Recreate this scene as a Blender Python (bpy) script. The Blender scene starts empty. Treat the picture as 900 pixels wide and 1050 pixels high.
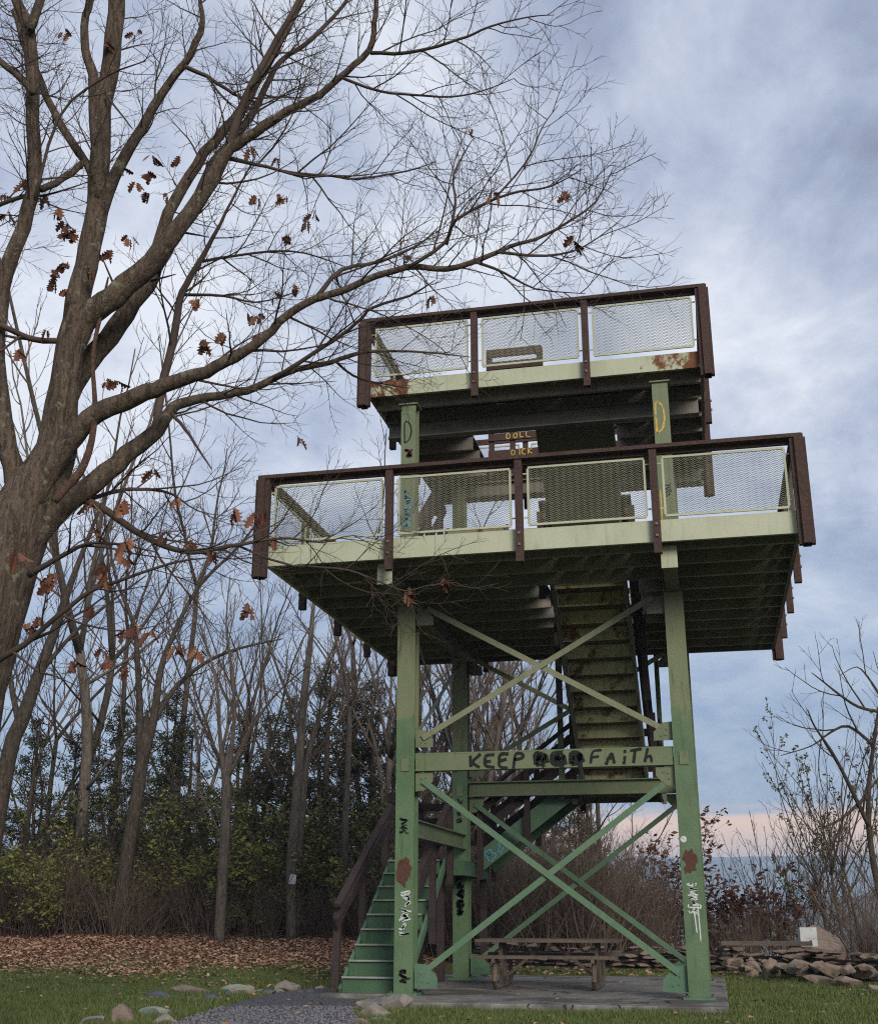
import bpy, math, random
from mathutils import Vector, Matrix, noise as mnoise
import numpy as np

S = bpy.context.scene
COL = S.collection

# ------------------------------------------------------------------ camera
YAW, PIT, FPX = 0.2178, 0.3266, 1211.5          # fitted to the photograph (900 px wide)
CAMP = Vector((2.083, -15.711, 1.0))
cd = bpy.data.cameras.new('camera'); cam = bpy.data.objects.new('camera', cd); COL.objects.link(cam)
cam.location = CAMP
cam.rotation_euler = (math.pi / 2 + PIT, 0, YAW)
cd.sensor_fit = 'HORIZONTAL'; cd.sensor_width = 36.0; cd.lens = FPX / 900 * 36
cd.clip_start = 0.1; cd.clip_end = 30000
S.camera = cam
FH = Vector((-math.sin(YAW), math.cos(YAW), 0)); RT = Vector((math.cos(YAW), math.sin(YAW), 0))
FW = FH * math.cos(PIT) + Vector((0, 0, math.sin(PIT))); UP = -FH * math.sin(PIT) + Vector((0, 0, math.cos(PIT)))

def ray(px, py): return FW + RT * ((px - 450) / FPX) + UP * ((525 - py) / FPX)
def atY(px, py, Y):                              # photo pixel -> point on the plane y = Y
    d = ray(px, py); return CAMP + d * ((Y - CAMP.y) / d.y)
def atD(px, py, D):                              # photo pixel -> point at horizontal distance D along the view
    d = ray(px, py); return CAMP + d * (D / d.dot(FH))
def place(px, D):                                # azimuth of a pixel column -> ground x, y at distance D
    p = atD(px, 935, D); return p.x, p.y

# ------------------------------------------------------------------ view + light
S.view_settings.view_transform = 'Standard'; S.view_settings.look = 'None'
S.view_settings.gamma = 1.0; S.view_settings.use_curve_mapping = False
EXPO = 1.12
S.view_settings.exposure = EXPO
S.render.engine = 'CYCLES'
S.cycles.max_bounces = 6; S.cycles.diffuse_bounces = 3; S.cycles.glossy_bounces = 2
S.cycles.transparent_max_bounces = 6; S.cycles.volume_bounces = 0
S.cycles.filter_width = 1.15
S.cycles.use_denoising = False
S.cycles.denoiser = 'OPENIMAGEDENOISE'; S.cycles.denoising_input_passes = 'RGB_ALBEDO_NORMAL'
S.cycles.sample_clamp_indirect = 4.0

SUN_EL, SUN_AZ = math.radians(24), math.radians(148)     # azimuth clockwise from +Y: behind the camera, a little right
sd = bpy.data.lights.new('sun', 'SUN'); sd.energy = 1.5; sd.angle = math.radians(24); sd.color = (1.0, 0.94, 0.86)
so = bpy.data.objects.new('sun', sd); COL.objects.link(so)
sdir = Vector((math.sin(SUN_AZ) * math.cos(SUN_EL), math.cos(SUN_AZ) * math.cos(SUN_EL), math.sin(SUN_EL)))
so.rotation_euler = sdir.to_track_quat('Z', 'Y').to_euler()

class NT:
    """small node-tree writer"""
    def __init__(s, tree): s.t = tree; s.n = tree.nodes; s.l = tree.links
    def add(s, kind, **kw):
        n = s.n.new(kind)
        ins = kw.pop('ins', {})
        for k, v in kw.items(): setattr(n, k, v)
        for k, v in ins.items(): s.set(n, k, v)
        return n
    def set(s, n, k, v):
        sock = n.inputs[k]
        if isinstance(v, bpy.types.NodeSocket): s.l.new(v, sock)
        else:
            if isinstance(v, tuple) and len(v) == 3 and sock.type == 'RGBA': v = (*v, 1)
            sock.default_value = v
    def math(s, op, a, b=0.0, c=None, clamp=False):
        n = s.add('ShaderNodeMath', operation=op, use_clamp=clamp); s.set(n, 0, a); s.set(n, 1, b)
        if c is not None: s.set(n, 2, c)
        return n.outputs[0]
    def vmath(s, op, a, b=None):
        n = s.add('ShaderNodeVectorMath', operation=op); s.set(n, 0, a)
        if b is not None: s.set(n, 1, b)
        return n.outputs['Value'] if op in ('DOT_PRODUCT', 'LENGTH', 'DISTANCE') else n.outputs[0]
    def mix(s, f, a, b, blend='MIX'):
        n = s.add('ShaderNodeMix', data_type='RGBA', blend_type=blend)
        s.set(n, 0, f); s.set(n, 6, a); s.set(n, 7, b); return n.outputs[2]
    def step(s, x, lo, hi, a=0.0, b=1.0):          # smooth ramp
        n = s.add('ShaderNodeMapRange', interpolation_type='SMOOTHSTEP')
        for i, v in enumerate((x, lo, hi, a, b)): s.set(n, i, v)
        return n.outputs[0]
    def noise(s, vec, scale, detail=4, rough=0.55, dist=0.0):
        n = s.add('ShaderNodeTexNoise', ins={'Vector': vec, 'Scale': scale, 'Detail': detail, 'Roughness': rough, 'Distortion': dist})
        return n.outputs['Fac']
    def mapping(s, vec, scale=(1, 1, 1), loc=(0, 0, 0), rot=(0, 0, 0)):
        n = s.add('ShaderNodeMapping', ins={'Vector': vec, 'Scale': scale, 'Location': loc, 'Rotation': rot}); return n.outputs[0]

def lin(r, g, b):
    f = lambda c: c / 12.92 if c <= 0.04045 else ((c + 0.055) / 1.055) ** 2.4
    return (f(r / 255), f(g / 255), f(b / 255))

# ------------------------------------------------------------------ sky: Nishita behind broken evening cloud
W = bpy.data.worlds.new('World'); S.world = W; W.use_nodes = True
w = NT(W.node_tree); w.n.clear()
g = w.add('ShaderNodeTexCoord').outputs['Generated']
sky = w.add('ShaderNodeTexSky', sky_type='NISHITA', sun_disc=False, sun_elevation=SUN_EL, sun_rotation=SUN_AZ)
sp = w.add('ShaderNodeSeparateXYZ', ins={0: g}).outputs
el = sp[2]
zc = w.math('ADD', w.math('MAXIMUM', el, 0.0), 0.22)
uv = w.add('ShaderNodeCombineXYZ', ins={0: w.math('DIVIDE', sp[0], zc), 1: w.math('DIVIDE', sp[1], zc), 2: 0.37}).outputs[0]
uvr = w.mapping(uv, scale=(1.0, 0.72, 1.0), rot=(0, 0, 0.5))
n1 = w.noise(uvr, 1.5, 9, 0.56, 0.35)
n2 = w.noise(w.mapping(uv, scale=(1.0, 0.8, 1.0), loc=(3.1, 1.7, 0), rot=(0, 0, 0.7)), 5.4, 10, 0.6, 0.25)
def blob(px, py, rad):                              # where thick or thin cloud lies over this hill
    d = ray(px, py).normalized()
    return w.step(w.vmath('DOT_PRODUCT', g, tuple(d)), math.cos(rad), 1.0)
thin = w.math('ADD', blob(560, 230, 0.22), w.math('ADD', w.math('MULTIPLY', blob(240, 170, 0.24), 0.7), w.math('MULTIPLY', blob(20, 330, 0.2), 0.8)))
thick = w.math('ADD', blob(730, 30, 0.25), w.math('MULTIPLY', blob(900, 220, 0.12), 0.6))
tone = w.math('ADD', w.math('MULTIPLY', w.math('SUBTRACT', n1, 0.15), 1.2), w.math('MULTIPLY', w.math('SUBTRACT', n2, 0.20), 0.82))
tone = w.math('ADD', tone, w.math('SUBTRACT', w.math('MULTIPLY', thin, 0.15), w.math('MULTIPLY', thick, 0.25)))
ramp = w.add('ShaderNodeValToRGB', ins={0: tone}); cr = ramp.color_ramp
K = 11.2 / 2 ** EXPO
def put(pos, rgb):
    e = cr.elements.new(pos); e.color = (*[c * 0.5 for c in lin(*rgb)], 1)
put(0.40, (138, 145, 166)); put(0.52, (158, 168, 191)); put(0.63, (180, 189, 209)); put(0.76, (207, 213, 227)); put(0.90, (236, 239, 246))
cr.elements.remove(cr.elements[0]); cr.elements.remove(cr.elements[-1])
cloud = w.mix(1.0, ramp.outputs[0], (2 * K, 2 * K, 2 * K), 'MULTIPLY')
low = tuple(c * K for c in lin(152, 174, 208))
lown = w.mix(w.step(n2, 0.35, 0.65), tuple(c * K for c in lin(142, 161, 193)), tuple(c * K for c in lin(172, 186, 208)))
c2 = w.mix(w.step(el, 0.14, 0.34), lown, cloud)
streak = w.noise(w.mapping(g, scale=(3.0, 3.0, 46.0)), 1.6, 4, 0.5)
az = w.vmath('DOT_PRODUCT', g, tuple(ray(840, 860).normalized()))
peach = w.math('MULTIPLY', w.step(az, 0.93, 0.995), w.math('MULTIPLY', w.step(el, 0.085, 0.066), w.step(streak, 0.36, 0.5)))
c3 = w.mix(peach, c2, tuple(c * K * 1.45 for c in lin(255, 200, 152)))
c4 = w.mix(0.92, sky.outputs[0], c3)
bg = w.add('ShaderNodeBackground', ins={'Color': c4, 'Strength': 0.1})
wo = w.add('ShaderNodeOutputWorld', ins={'Surface': bg.outputs[0]})
W.cycles.sampling_method = 'MANUAL'; W.cycles.sample_map_resolution = 512

# ------------------------------------------------------------------ materials
def mat(name, fn, rough=0.8, spec=0.3, bump=None):
    m = bpy.data.materials.new(name); m.use_nodes = True
    t = NT(m.node_tree); t.n.clear()
    co = t.add('ShaderNodeTexCoord').outputs['Object']
    b = t.add('ShaderNodeBsdfPrincipled')
    r = fn(t, co, b)
    t.set(b, 'Base Color', r)
    if not b.inputs['Roughness'].is_linked: b.inputs['Roughness'].default_value = rough
    b.inputs['Specular IOR Level'].default_value = spec
    if bump:
        sc, st = bump
        bn = t.add('ShaderNodeBump', ins={'Strength': st, 'Distance': 0.02, 'Height': t.noise(co, sc, 5, 0.6)})
        t.set(b, 'Normal', bn.outputs[0])
    t.add('ShaderNodeOutputMaterial', ins={'Surface': b.outputs[0]})
    return m

RUST = (0.24, 0.095, 0.038)
def paint(name, c1, c2, rust=0.0, streak=0.5, hi=None, dirt=0.35, ends=None):
    """weathered steel paint: two tones, grime streaks that run down, rust spots; hi = (z, colour) above which older paint shows"""
    def fn(t, co, b):
        n = t.noise(co, 2.3, 6, 0.62)
        f = t.noise(t.mapping(co, scale=(9, 9, 0.9)), 2.0, 5, 0.6)
        col = t.mix(t.step(n, 0.35, 0.68), c1, c2)
        if hi:
            z = t.add('ShaderNodeSeparateXYZ', ins={0: co}).outputs[2]
            zz = t.math('ADD', z, t.math('MULTIPLY', t.math('SUBTRACT', t.noise(co, 5.0, 5, 0.6), 0.5), 0.7))
            col = t.mix(t.step(zz, hi[0] - 0.06, hi[0] + 0.06), col, t.mix(t.step(n, 0.35, 0.7), hi[1], hi[2]))
        col = t.mix(t.math('MULTIPLY', t.step(f, 0.52, 0.75), streak), col, t.mix(t.step(t.noise(co, 1.9, 3, 0.5), 0.48, 0.6), tuple(c * 0.42 for c in c1), (0.12, 0.066, 0.034)))
        fine = t.noise(co, 38, 4, 0.6)
        col = t.mix(t.math('MULTIPLY', t.step(fine, 0.55, 0.78), dirt), col, (0.05, 0.045, 0.035))
        if rust:
            r1 = t.noise(t.mapping(co, scale=(1, 1, 0.8), loc=(4, 2, 9)), 3.6, 9, 0.72)
            if ends:                                # water gets in at the ends of this member
                xe = t.math('ABSOLUTE', t.add('ShaderNodeSeparateXYZ', ins={0: co}).outputs[0])
                r1 = t.math('ADD', r1, t.math('MULTIPLY', t.step(xe, ends[0], ends[1]), 0.25))
            rr = t.step(r1, 0.70 - rust * 0.22, 0.78 - rust * 0.18)
            rc = t.mix(t.noise(co, 24, 4, 0.6), RUST, (0.055, 0.024, 0.016))
            col = t.mix(rr, col, rc)
            t.set(b, 'Roughness', t.step(rr, 0, 1, 0.5, 0.9))
        return col
    return mat(name, fn, 0.55, 0.35, (55, 0.25))

def wood(name, c1, c2, grain=(3, 3, 3)):
    def fn(t, co, b):
        n = t.noise(co, 4.0, 6, 0.6)
        f = t.noise(t.mapping(co, scale=grain), 14.0, 6, 0.65, 0.6)
        col = t.mix(t.step(f, 0.32, 0.68), c1, c2)
        return t.mix(t.math('MULTIPLY', t.step(n, 0.5, 0.75), 0.5), col, tuple(c * 0.5 for c in c1))
    return mat(name, fn, 0.85, 0.2, (60, 0.5))

def flat_noise(name, a, b_, scale=8, rough=0.9, bump=None, c3=None, s3=2.0):
    def fn(t, co, b):
        col = t.mix(t.step(t.noise(co, scale, 6, 0.65), 0.3, 0.7), a, b_)
        if c3: col = t.mix(t.step(t.noise(co, s3, 5, 0.6), 0.5, 0.66), col, c3)
        return col
    return mat(name, fn, rough, 0.2, bump)

M = {}
M['cream'] = paint('cream_paint', (0.44, 0.45, 0.315), (0.39, 0.405, 0.275), rust=0.14, streak=0.3, dirt=0.10)
M['cream_rusty'] = paint('cream_paint_rusty', (0.42, 0.435, 0.30), (0.37, 0.385, 0.25), rust=0.12, streak=0.45, dirt=0.2, ends=(1.0, 2.3))
M['wire'] = paint('mesh_paint', (0.25, 0.24, 0.17), (0.20, 0.195, 0.14), rust=0.2)
M['column'] = paint('column_paint', (0.076, 0.135, 0.064), (0.108, 0.168, 0.082), rust=0.32, streak=0.6, hi=(3.45, (0.175, 0.185, 0.10), (0.15, 0.18, 0.085)))
M['olive'] = paint('olive_paint', (0.125, 0.160, 0.078), (0.155, 0.175, 0.095), rust=0.34, streak=0.4)
M['mint'] = paint('mint_paint', (0.072, 0.145, 0.085), (0.10, 0.175, 0.105), rust=0.25, streak=0.4)
M['brace'] = paint('brace_paint', (0.085, 0.16, 0.09), (0.11, 0.18, 0.10), rust=0.32, streak=0.35, hi=(2.9, (0.20, 0.205, 0.125), (0.17, 0.185, 0.10)))
M['under'] = paint('underside_paint', (0.17, 0.155, 0.125), (0.13, 0.12, 0.095), rust=0.4, streak=0.5)
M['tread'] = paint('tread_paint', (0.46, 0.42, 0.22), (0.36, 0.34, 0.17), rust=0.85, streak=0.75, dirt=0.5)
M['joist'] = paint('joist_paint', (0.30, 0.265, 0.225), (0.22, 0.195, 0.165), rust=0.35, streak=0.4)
M['rust_and_shade'] = paint('rust_and_tread_shade', (0.085, 0.058, 0.038), (0.12, 0.095, 0.055), rust=0.6, streak=0.6)  # rusty steel, with the underside shade of the treads painted into the colour
M['tread_green'] = paint('tread_green_paint', (0.050, 0.105, 0.052), (0.062, 0.12, 0.06), rust=0.1, streak=0.7, dirt=0.6)
M['nosing'] = paint('nosing_worn', (0.30, 0.32, 0.28), (0.22, 0.25, 0.21), rust=0.3)
M['plank'] = wood('deck_plank_wood', (0.058, 0.046, 0.040), (0.105, 0.085, 0.074))
M['brown'] = wood('brown_rail_wood', (0.048, 0.028, 0.023), (0.088, 0.054, 0.044))
M['brown_dk'] = wood('dark_brown_wood', (0.038, 0.027, 0.026), (0.06, 0.043, 0.040))
M['weathered'] = wood('weathered_wood', (0.10, 0.075, 0.058), (0.16, 0.125, 0.10))
def concrete(t, co, b):
    n = t.noise(co, 5, 6, 0.65); s = t.noise(co, 0.8, 6, 0.62)
    col = t.mix(t.step(n, 0.3, 0.7), (0.135, 0.122, 0.108), (0.24, 0.222, 0.20))
    col = t.mix(t.step(s, 0.47, 0.60), col, (0.088, 0.080, 0.072))
    v = t.add('ShaderNodeTexVoronoi', feature='DISTANCE_TO_EDGE', ins={'Vector': t.mapping(t.vmath('ADD', co, t.add('ShaderNodeTexNoise', ins={'Vector': co, 'Scale': 2.5}).outputs['Color']), scale=(0.42, 0.42, 0.0)), 'Scale': 1.0})
    col = t.mix(t.step(v.outputs['Distance'], 0.010, 0.003), col, (0.03, 0.028, 0.024))
    return t.mix(t.step(t.noise(co, 60, 3, 0.6), 0.62, 0.72), col, (0.07, 0.062, 0.055))
M['concrete'] = mat('concrete', concrete, 0.85, 0.25, (30, 0.35))
def pt(name, c):
    m = flat_noise(name, c, tuple(x * 0.7 for x in c), 30)      # sprayed paint, thin and worn through in places
    t = NT(m.node_tree); b = [n for n in t.n if n.type == 'BSDF_PRINCIPLED'][0]; o = [n for n in t.n if n.type == 'OUTPUT_MATERIAL'][0]
    co = t.add('ShaderNodeTexCoord').outputs['Object']
    f = t.step(t.noise(co, 26, 5, 0.7), 0.30, 0.46)
    mx = t.add('ShaderNodeMixShader', ins={0: f}); t.l.new(t.add('ShaderNodeBsdfTransparent').outputs[0], mx.inputs[1]); t.l.new(b.outputs[0], mx.inputs[2])
    t.l.new(mx.outputs[0], o.inputs[0]); return m
M['ink_black'] = pt('black_spray', (0.02, 0.022, 0.02)); M['ink_yellow'] = pt('yellow_spray', (0.62, 0.42, 0.10))
M['ink_white'] = pt('white_spray', (0.62, 0.64, 0.60)); M['ink_blue'] = pt('blue_spray', (0.13, 0.34, 0.44)); M['ink_red'] = pt('rust_patch', (0.11, 0.05, 0.036))
def barkf(a, b_, lich):
    def fn(t, co, b):
        f1 = t.noise(t.mapping(co, scale=(7, 7, 3.2)), 7.5, 9, 0.72, 1.2)
        f2 = t.noise(t.mapping(co, scale=(1, 1, 0.16)), 24.0, 4, 0.6, 0.9)          # furrows along the stem
        f = t.math('ADD', t.math('MULTIPLY', f1, 0.5), t.math('MULTIPLY', f2, 0.5))
        col = t.mix(t.step(f, 0.38, 0.60), a, b_)
        col = t.mix(t.step(t.noise(co, 1.7, 4, 0.6), 0.45, 0.75), col, t.mix(0.5, col, (0.06, 0.055, 0.045)))
        if lich:
            l = t.noise(co, 11.0, 6, 0.7)
            col = t.mix(t.math('MULTIPLY', t.step(l, 0.57, 0.65), lich), col, (0.21, 0.215, 0.15))
        bn = t.add('ShaderNodeBump', ins={'Strength': 0.9, 'Distance': 0.05, 'Height': f}); t.set(b, 'Normal', bn.outputs[0])
        return col
    return fn
M['oak'] = mat('oak_bark', barkf((0.050, 0.036, 0.027), (0.165, 0.122, 0.090), 0.9), 0.95, 0.1)
M['bark_dk'] = mat('dark_bark', barkf((0.034, 0.027, 0.021), (0.095, 0.075, 0.058), 0.3), 0.95, 0.1)
M['bark_lt'] = mat('pale_bark', barkf((0.075, 0.060, 0.048), (0.18, 0.15, 0.125), 0.2), 0.95, 0.1)
M['twig'] = flat_noise('twig_bark', (0.050, 0.036, 0.029), (0.085, 0.060, 0.048), 3)
M['twig_lt'] = flat_noise('pale_twig_bark', (0.105, 0.075, 0.056), (0.17, 0.128, 0.098), 2)
M['vine'] = flat_noise('dead_vine', (0.055, 0.032, 0.023), (0.12, 0.070, 0.050), 26, 0.95, (60, 0.9))
def leafm(name, a, b_, c):
    def fn(t, co, b):
        n = t.noise(co, 1.6, 3, 0.6); q = t.add('ShaderNodeNewGeometry').outputs['Random Per Island']
        col = t.mix(t.step(n, 0.35, 0.65), a, b_)
        return t.mix(t.step(q, 0.35, 1.0), t.mix(t.step(q, 0.3, 0.0), col, tuple(x * .6 for x in a)), c)
    return mat(name, fn, 0.75, 0.25)
M['dead_leaf'] = leafm('dead_oak_leaf', (0.14, 0.052, 0.028), (0.09, 0.034, 0.021), (0.22, 0.10, 0.055))
M['litter'] = leafm('fallen_leaf', (0.36, 0.19, 0.105), (0.25, 0.125, 0.07), (0.48, 0.31, 0.20))
M['cedar'] = leafm('cedar_foliage', (0.026, 0.031, 0.014), (0.040, 0.042, 0.018), (0.060, 0.054, 0.026))
M['shrub'] = leafm('shrub_leaf', (0.125, 0.135, 0.034), (0.085, 0.10, 0.028), (0.21, 0.195, 0.052))
M['shrub_dk'] = leafm('dull_shrub_leaf', (0.075, 0.078, 0.028), (0.055, 0.062, 0.024), (0.11, 0.105, 0.038))
M['rusty_leaf'] = leafm('russet_leaf', (0.11, 0.045, 0.025), (0.075, 0.032, 0.02), (0.15, 0.065, 0.035))
M['grass'] = leafm('grass_blade', (0.062, 0.096, 0.022), (0.088, 0.122, 0.030), (0.145, 0.15, 0.055))
def fieldstone(t, co, b):
    q = t.add('ShaderNodeNewGeometry').outputs['Random Per Island']
    col = t.mix(q, (0.085, 0.062, 0.048), (0.26, 0.195, 0.15))
    col = t.mix(t.step(t.noise(co, 9, 6, 0.65), 0.35, 0.7), col, t.mix(0.55, col, (0.10, 0.075, 0.06)))
    return t.mix(t.step(t.noise(co, 2.6, 5, 0.6), 0.56, 0.68), col, (0.075, 0.075, 0.05))
M['stone'] = mat('field_stone', fieldstone, 0.95, 0.2, (18, 0.7))
M['rubble'] = flat_noise('rubble_dark', (0.035, 0.028, 0.022), (0.06, 0.048, 0.038), 9)
M['stone_pale'] = flat_noise('pale_stone', (0.19, 0.165, 0.135), (0.30, 0.265, 0.22), 5, 0.95, (18, 0.5), (0.17, 0.15, 0.12), 3)
M['stone_green'] = flat_noise('green_painted_stone', (0.20, 0.27, 0.21), (0.28, 0.31, 0.25), 6, 0.9, (18, 0.5), (0.24, 0.21, 0.17), 4)
M['stone_dark'] = flat_noise('slate_stone', (0.06, 0.066, 0.075), (0.10, 0.105, 0.11), 6, 0.9, (18, 0.5))
M['gravel'] = flat_noise('gravel_stone', (0.10, 0.095, 0.105), (0.21, 0.20, 0.215), 60, 0.95)
M['white'] = flat_noise('white_panel', (0.52, 0.53, 0.52), (0.40, 0.41, 0.41), 6, 0.7)
M['hill'] = flat_noise('far_wooded_hill', (0.035, 0.042, 0.03), (0.10, 0.08, 0.05), 0.02, 1.0, None, (0.30, 0.26, 0.17), 0.004)

# ------------------------------------------------------------------ mesh builder
class MB:
    def __init__(s): s.v = []; s.f = []
    def raw(s, v, f):
        o = len(s.v); s.v += [tuple(p) for p in v]; s.f += [tuple(i + o for i in q) for q in f]
    def box(s, x0, x1, y0, y1, z0, z1):
        s.raw([(x0, y0, z0), (x1, y0, z0), (x1, y1, z0), (x0, y1, z0), (x0, y0, z1), (x1, y0, z1), (x1, y1, z1), (x0, y1, z1)],
              [(0, 3, 2, 1), (4, 5, 6, 7), (0, 1, 5, 4), (1, 2, 6, 5), (2, 3, 7, 6), (3, 0, 4, 7)])
    def bar(s, p, q, wd, ht, up=(0, 0, 1), off=(0, 0)):
        """rectangular bar from p to q: wd across, ht along up"""
        p = Vector(p); q = Vector(q); d = (q - p).normalized(); u = Vector(up)
        a = d.cross(u).normalized(); u = a.cross(d).normalized()
        p = p + a * off[0] + u * off[1]; q = q + a * off[0] + u * off[1]
        a = a * wd / 2; u = u * ht / 2
        s.raw([p - a - u, p + a - u, p + a + u, p - a + u, q - a - u, q + a - u, q + a + u, q - a + u],
              [(0, 1, 2, 3), (7, 6, 5, 4), (0, 4, 5, 1), (1, 5, 6, 2), (2, 6, 7, 3), (3, 7, 4, 0)])
    def plate(s, poly, n, t):
        """flat polygon (3D points, counter-clockwise seen along -n) given thickness t against n"""
        n = Vector(n).normalized() * t; k = len(poly); P = [Vector(p) for p in poly]
        s.raw(P + [p - n for p in P], [tuple(range(k)), tuple(range(2 * k - 1, k - 1, -1))] + [(i, i + k, (i + 1) % k + k, (i + 1) % k) for i in range(k)])
    def ibeam(s, p, q, wd, ht, t=0.018, tw=0.014, up=(0, 0, 1)):
        s.bar(p, q, wd, t, up, (0, ht / 2 - t / 2)); s.bar(p, q, wd, t, up, (0, -ht / 2 + t / 2)); s.bar(p, q, tw, ht - 2 * t, up)
    def tube(s, pts, rad, n=6, cap=True):
        P = [Vector(p) for p in pts]; o = len(s.v); m = len(P); prev = None
        for i in range(m):
            d = (P[min(i + 1, m - 1)] - P[max(i - 1, 0)])
            if d.length < 1e-9: d = Vector((0, 0, 1))
            d.normalize()
            if prev is None:
                a = d.cross(Vector((0.31, 0.87, 0.38)))
                if a.length < 0.1: a = d.cross(Vector((1, 0, 0)))
            else: a = prev - d * prev.dot(d)
            a.normalize(); prev = a; b = d.cross(a); r = rad[i]
            for k in range(n):
                t = 2 * math.pi * k / n; c, q = r * math.cos(t), r * math.sin(t)
                s.v.append((P[i].x + a.x * c + b.x * q, P[i].y + a.y * c + b.y * q, P[i].z + a.z * c + b.z * q))
        for i in range(m - 1):
            for k in range(n):
                k2 = (k + 1) % n
                s.f.append((o + i * n + k, o + i * n + k2, o + (i + 1) * n + k2, o + (i + 1) * n + k))
        if cap:
            s.f.append(tuple(o + k for k in range(n - 1, -1, -1))); s.f.append(tuple(o + (m - 1) * n + k for k in range(n)))
    def build(s, name, m, parent=None, origin=None, smooth=False):
        me = bpy.data.meshes.new(name)
        v = s.v
        if origin is None and parent is not None:
            r = parent
            while r.parent: r = r.parent
            origin = r.location
        if origin is not None:
            ox, oy, oz = origin; v = [(a - ox, b - oy, c - oz) for a, b, c in v]
        me.from_pydata(v, [], s.f); me.update()
        if isinstance(m, str): m = M[m]
        me.materials.append(m)
        if smooth: me.polygons.foreach_set('use_smooth', [True] * len(me.polygons))
        o = bpy.data.objects.new(name, me); COL.objects.link(o)
        if parent is not None: o.parent = parent
        elif origin is not None: o.location = origin
        return o

def tag(o, label=None, cat=None, group=None, kind=None):
    if label: o['label'] = label
    if cat: o['category'] = cat
    if group: o['group'] = group
    if kind: o['kind'] = kind
    return o
def empty(name, loc, label, cat, group=None):
    o = bpy.data.objects.new(name, None); COL.objects.link(o); o.location = loc; o.empty_display_size = 0.3
    return tag(o, label, cat, group)
def copy_tree(o, loc, rz, sc, label, group=None):
    c = o.copy(); COL.objects.link(c); c.location = loc; c.rotation_euler = (0, 0, rz); c.scale = (sc, sc, sc)
    c['label'] = label
    if group: c['group'] = group
    for ch in o.children:
        k = ch.copy(); COL.objects.link(k); k.parent = c
        for g2 in ch.children:
            j = g2.copy(); COL.objects.link(j); j.parent = k
    return c
def smst(a, b, x):
    t = max(0.0, min(1.0, (x - a) / (b - a))); return t * t * (3 - 2 * t)

# ------------------------------------------------------------------ terrain
def ground(x, y):
    dx, dy = x - CAMP.x, y - CAMP.y
    r = math.hypot(dx, dy); az = math.atan2(dx, dy)
    z = -0.07 - 0.45 * (1 - smst(2, 11.5, r))
    left = smst(-0.19, -0.30, az) if az < 0 else 0.0
    z += left * (0.62 * smst(17.5, 31, r) + 0.03 * max(0.0, min(r, 90) - 31))
    z += 0.03 * mnoise.noise((x * 0.35, y * 0.35, 0.0)) * smst(9, 14, r)
    if abs(az) < 1.2:
        rd = 27 + 45 * smst(-0.06, -0.17, az) + 60 * smst(-0.2, -0.35, az)
        if r > rd: z -= min(120.0, 0.30 * (r - rd) * smst(0, 14, r - rd))
    else:
        z -= 0.0
    if abs(x + 0.5) < 3.2 and -2.2 < y < 5.6: z = min(z, -0.035)
    return z
def atZ(px, py, z=-0.09):
    d = ray(px, py); return CAMP + d * ((z - CAMP.z) / d.z)
def onground(px, py):
    p = atZ(px, py, -0.09)
    for _ in range(6): p = atZ(px, py, ground(p.x, p.y))
    return p

def ground_color(t, co, b):
    n = t.noise(co, 0.9, 6, 0.65); f = t.noise(co, 26, 5, 0.7)
    gr = t.mix(t.step(f, 0.3, 0.7), (0.042, 0.070, 0.018), (0.085, 0.105, 0.036))
    br = t.mix(t.step(f, 0.3, 0.7), (0.10, 0.056, 0.034), (0.20, 0.12, 0.078))
    s = t.add('ShaderNodeSeparateXYZ', ins={0: co}).outputs
    # the wood floor and its leaf-strewn margin begin a little beyond the mown grass
    dx = t.math('ADD', s[0], -CAMP.x); dy = t.math('ADD', s[1], -CAMP.y)
    r = t.math('SQRT', t.math('ADD', t.math('MULTIPLY', dx, dx), t.math('MULTIPLY', dy, dy)))
    r = t.math('ADD', r, t.math('MULTIPLY', t.math('SUBTRACT', n, 0.5), 5.0))
    return t.mix(t.step(r, 20.5, 25.0), gr, br)
M['ground'] = mat('lawn_soil', ground_color, 0.95, 0.1, (30, 0.5))

def make_ground():
    rs = [0.6]
    while rs[-1] < 9000: rs.append(rs[-1] * (1.055 if rs[-1] < 60 else 1.16))
    na = 300; v = [(CAMP.x, CAMP.y, ground(CAMP.x, CAMP.y))]; f = []
    for r in rs:
        for k in range(na):
            a = 2 * math.pi * k / na; x = CAMP.x + r * math.sin(a); y = CAMP.y + r * math.cos(a); v.append((x, y, ground(x, y)))
    for k in range(na): f.append((0, 1 + (k + 1) % na, 1 + k))
    for i in range(len(rs) - 1):
        for k in range(na):
            a = 1 + i * na + k; b = 1 + i * na + (k + 1) % na; f.append((a, b, b + na, a + na))
    m = MB(); m.v = v; m.f = f
    return tag(m.build('ground', 'ground', smooth=True), kind='structure')
make_ground()

def make_hills():
    """the long wooded ridge across the valley"""
    m = MB(); n = 330; rows = 9
    for j in range(rows):
        for i in range(n):
            az = -1.35 + 2.7 * i / (n - 1)
            r = 2300 + 220 * j
            prof = smst(0, rows - 2, j) if j < rows - 1 else 0.8
            top = 128 + 16 * mnoise.noise((az * 6, 2.2, 0)) + 5 * mnoise.noise((az * 21, 7.2, 0)) + 1.1 * mnoise.noise((az * 90, 1, 0))
            top *= r / 4000
            h = -122 + (top * 1.30 + 122) * prof + (6 * mnoise.noise((az * 30, j * 0.7, 3)) if j < rows - 2 else 0)
            m.v.append((CAMP.x + r * math.sin(az), CAMP.y + r * math.cos(az), h))
    for j in range(rows - 1):
        for i in range(n - 1):
            a = j * n + i; m.f.append((a, a + 1, a + n + 1, a + n))
    tag(m.build('hills', 'hill', smooth=True), kind='structure')
make_hills()
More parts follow.
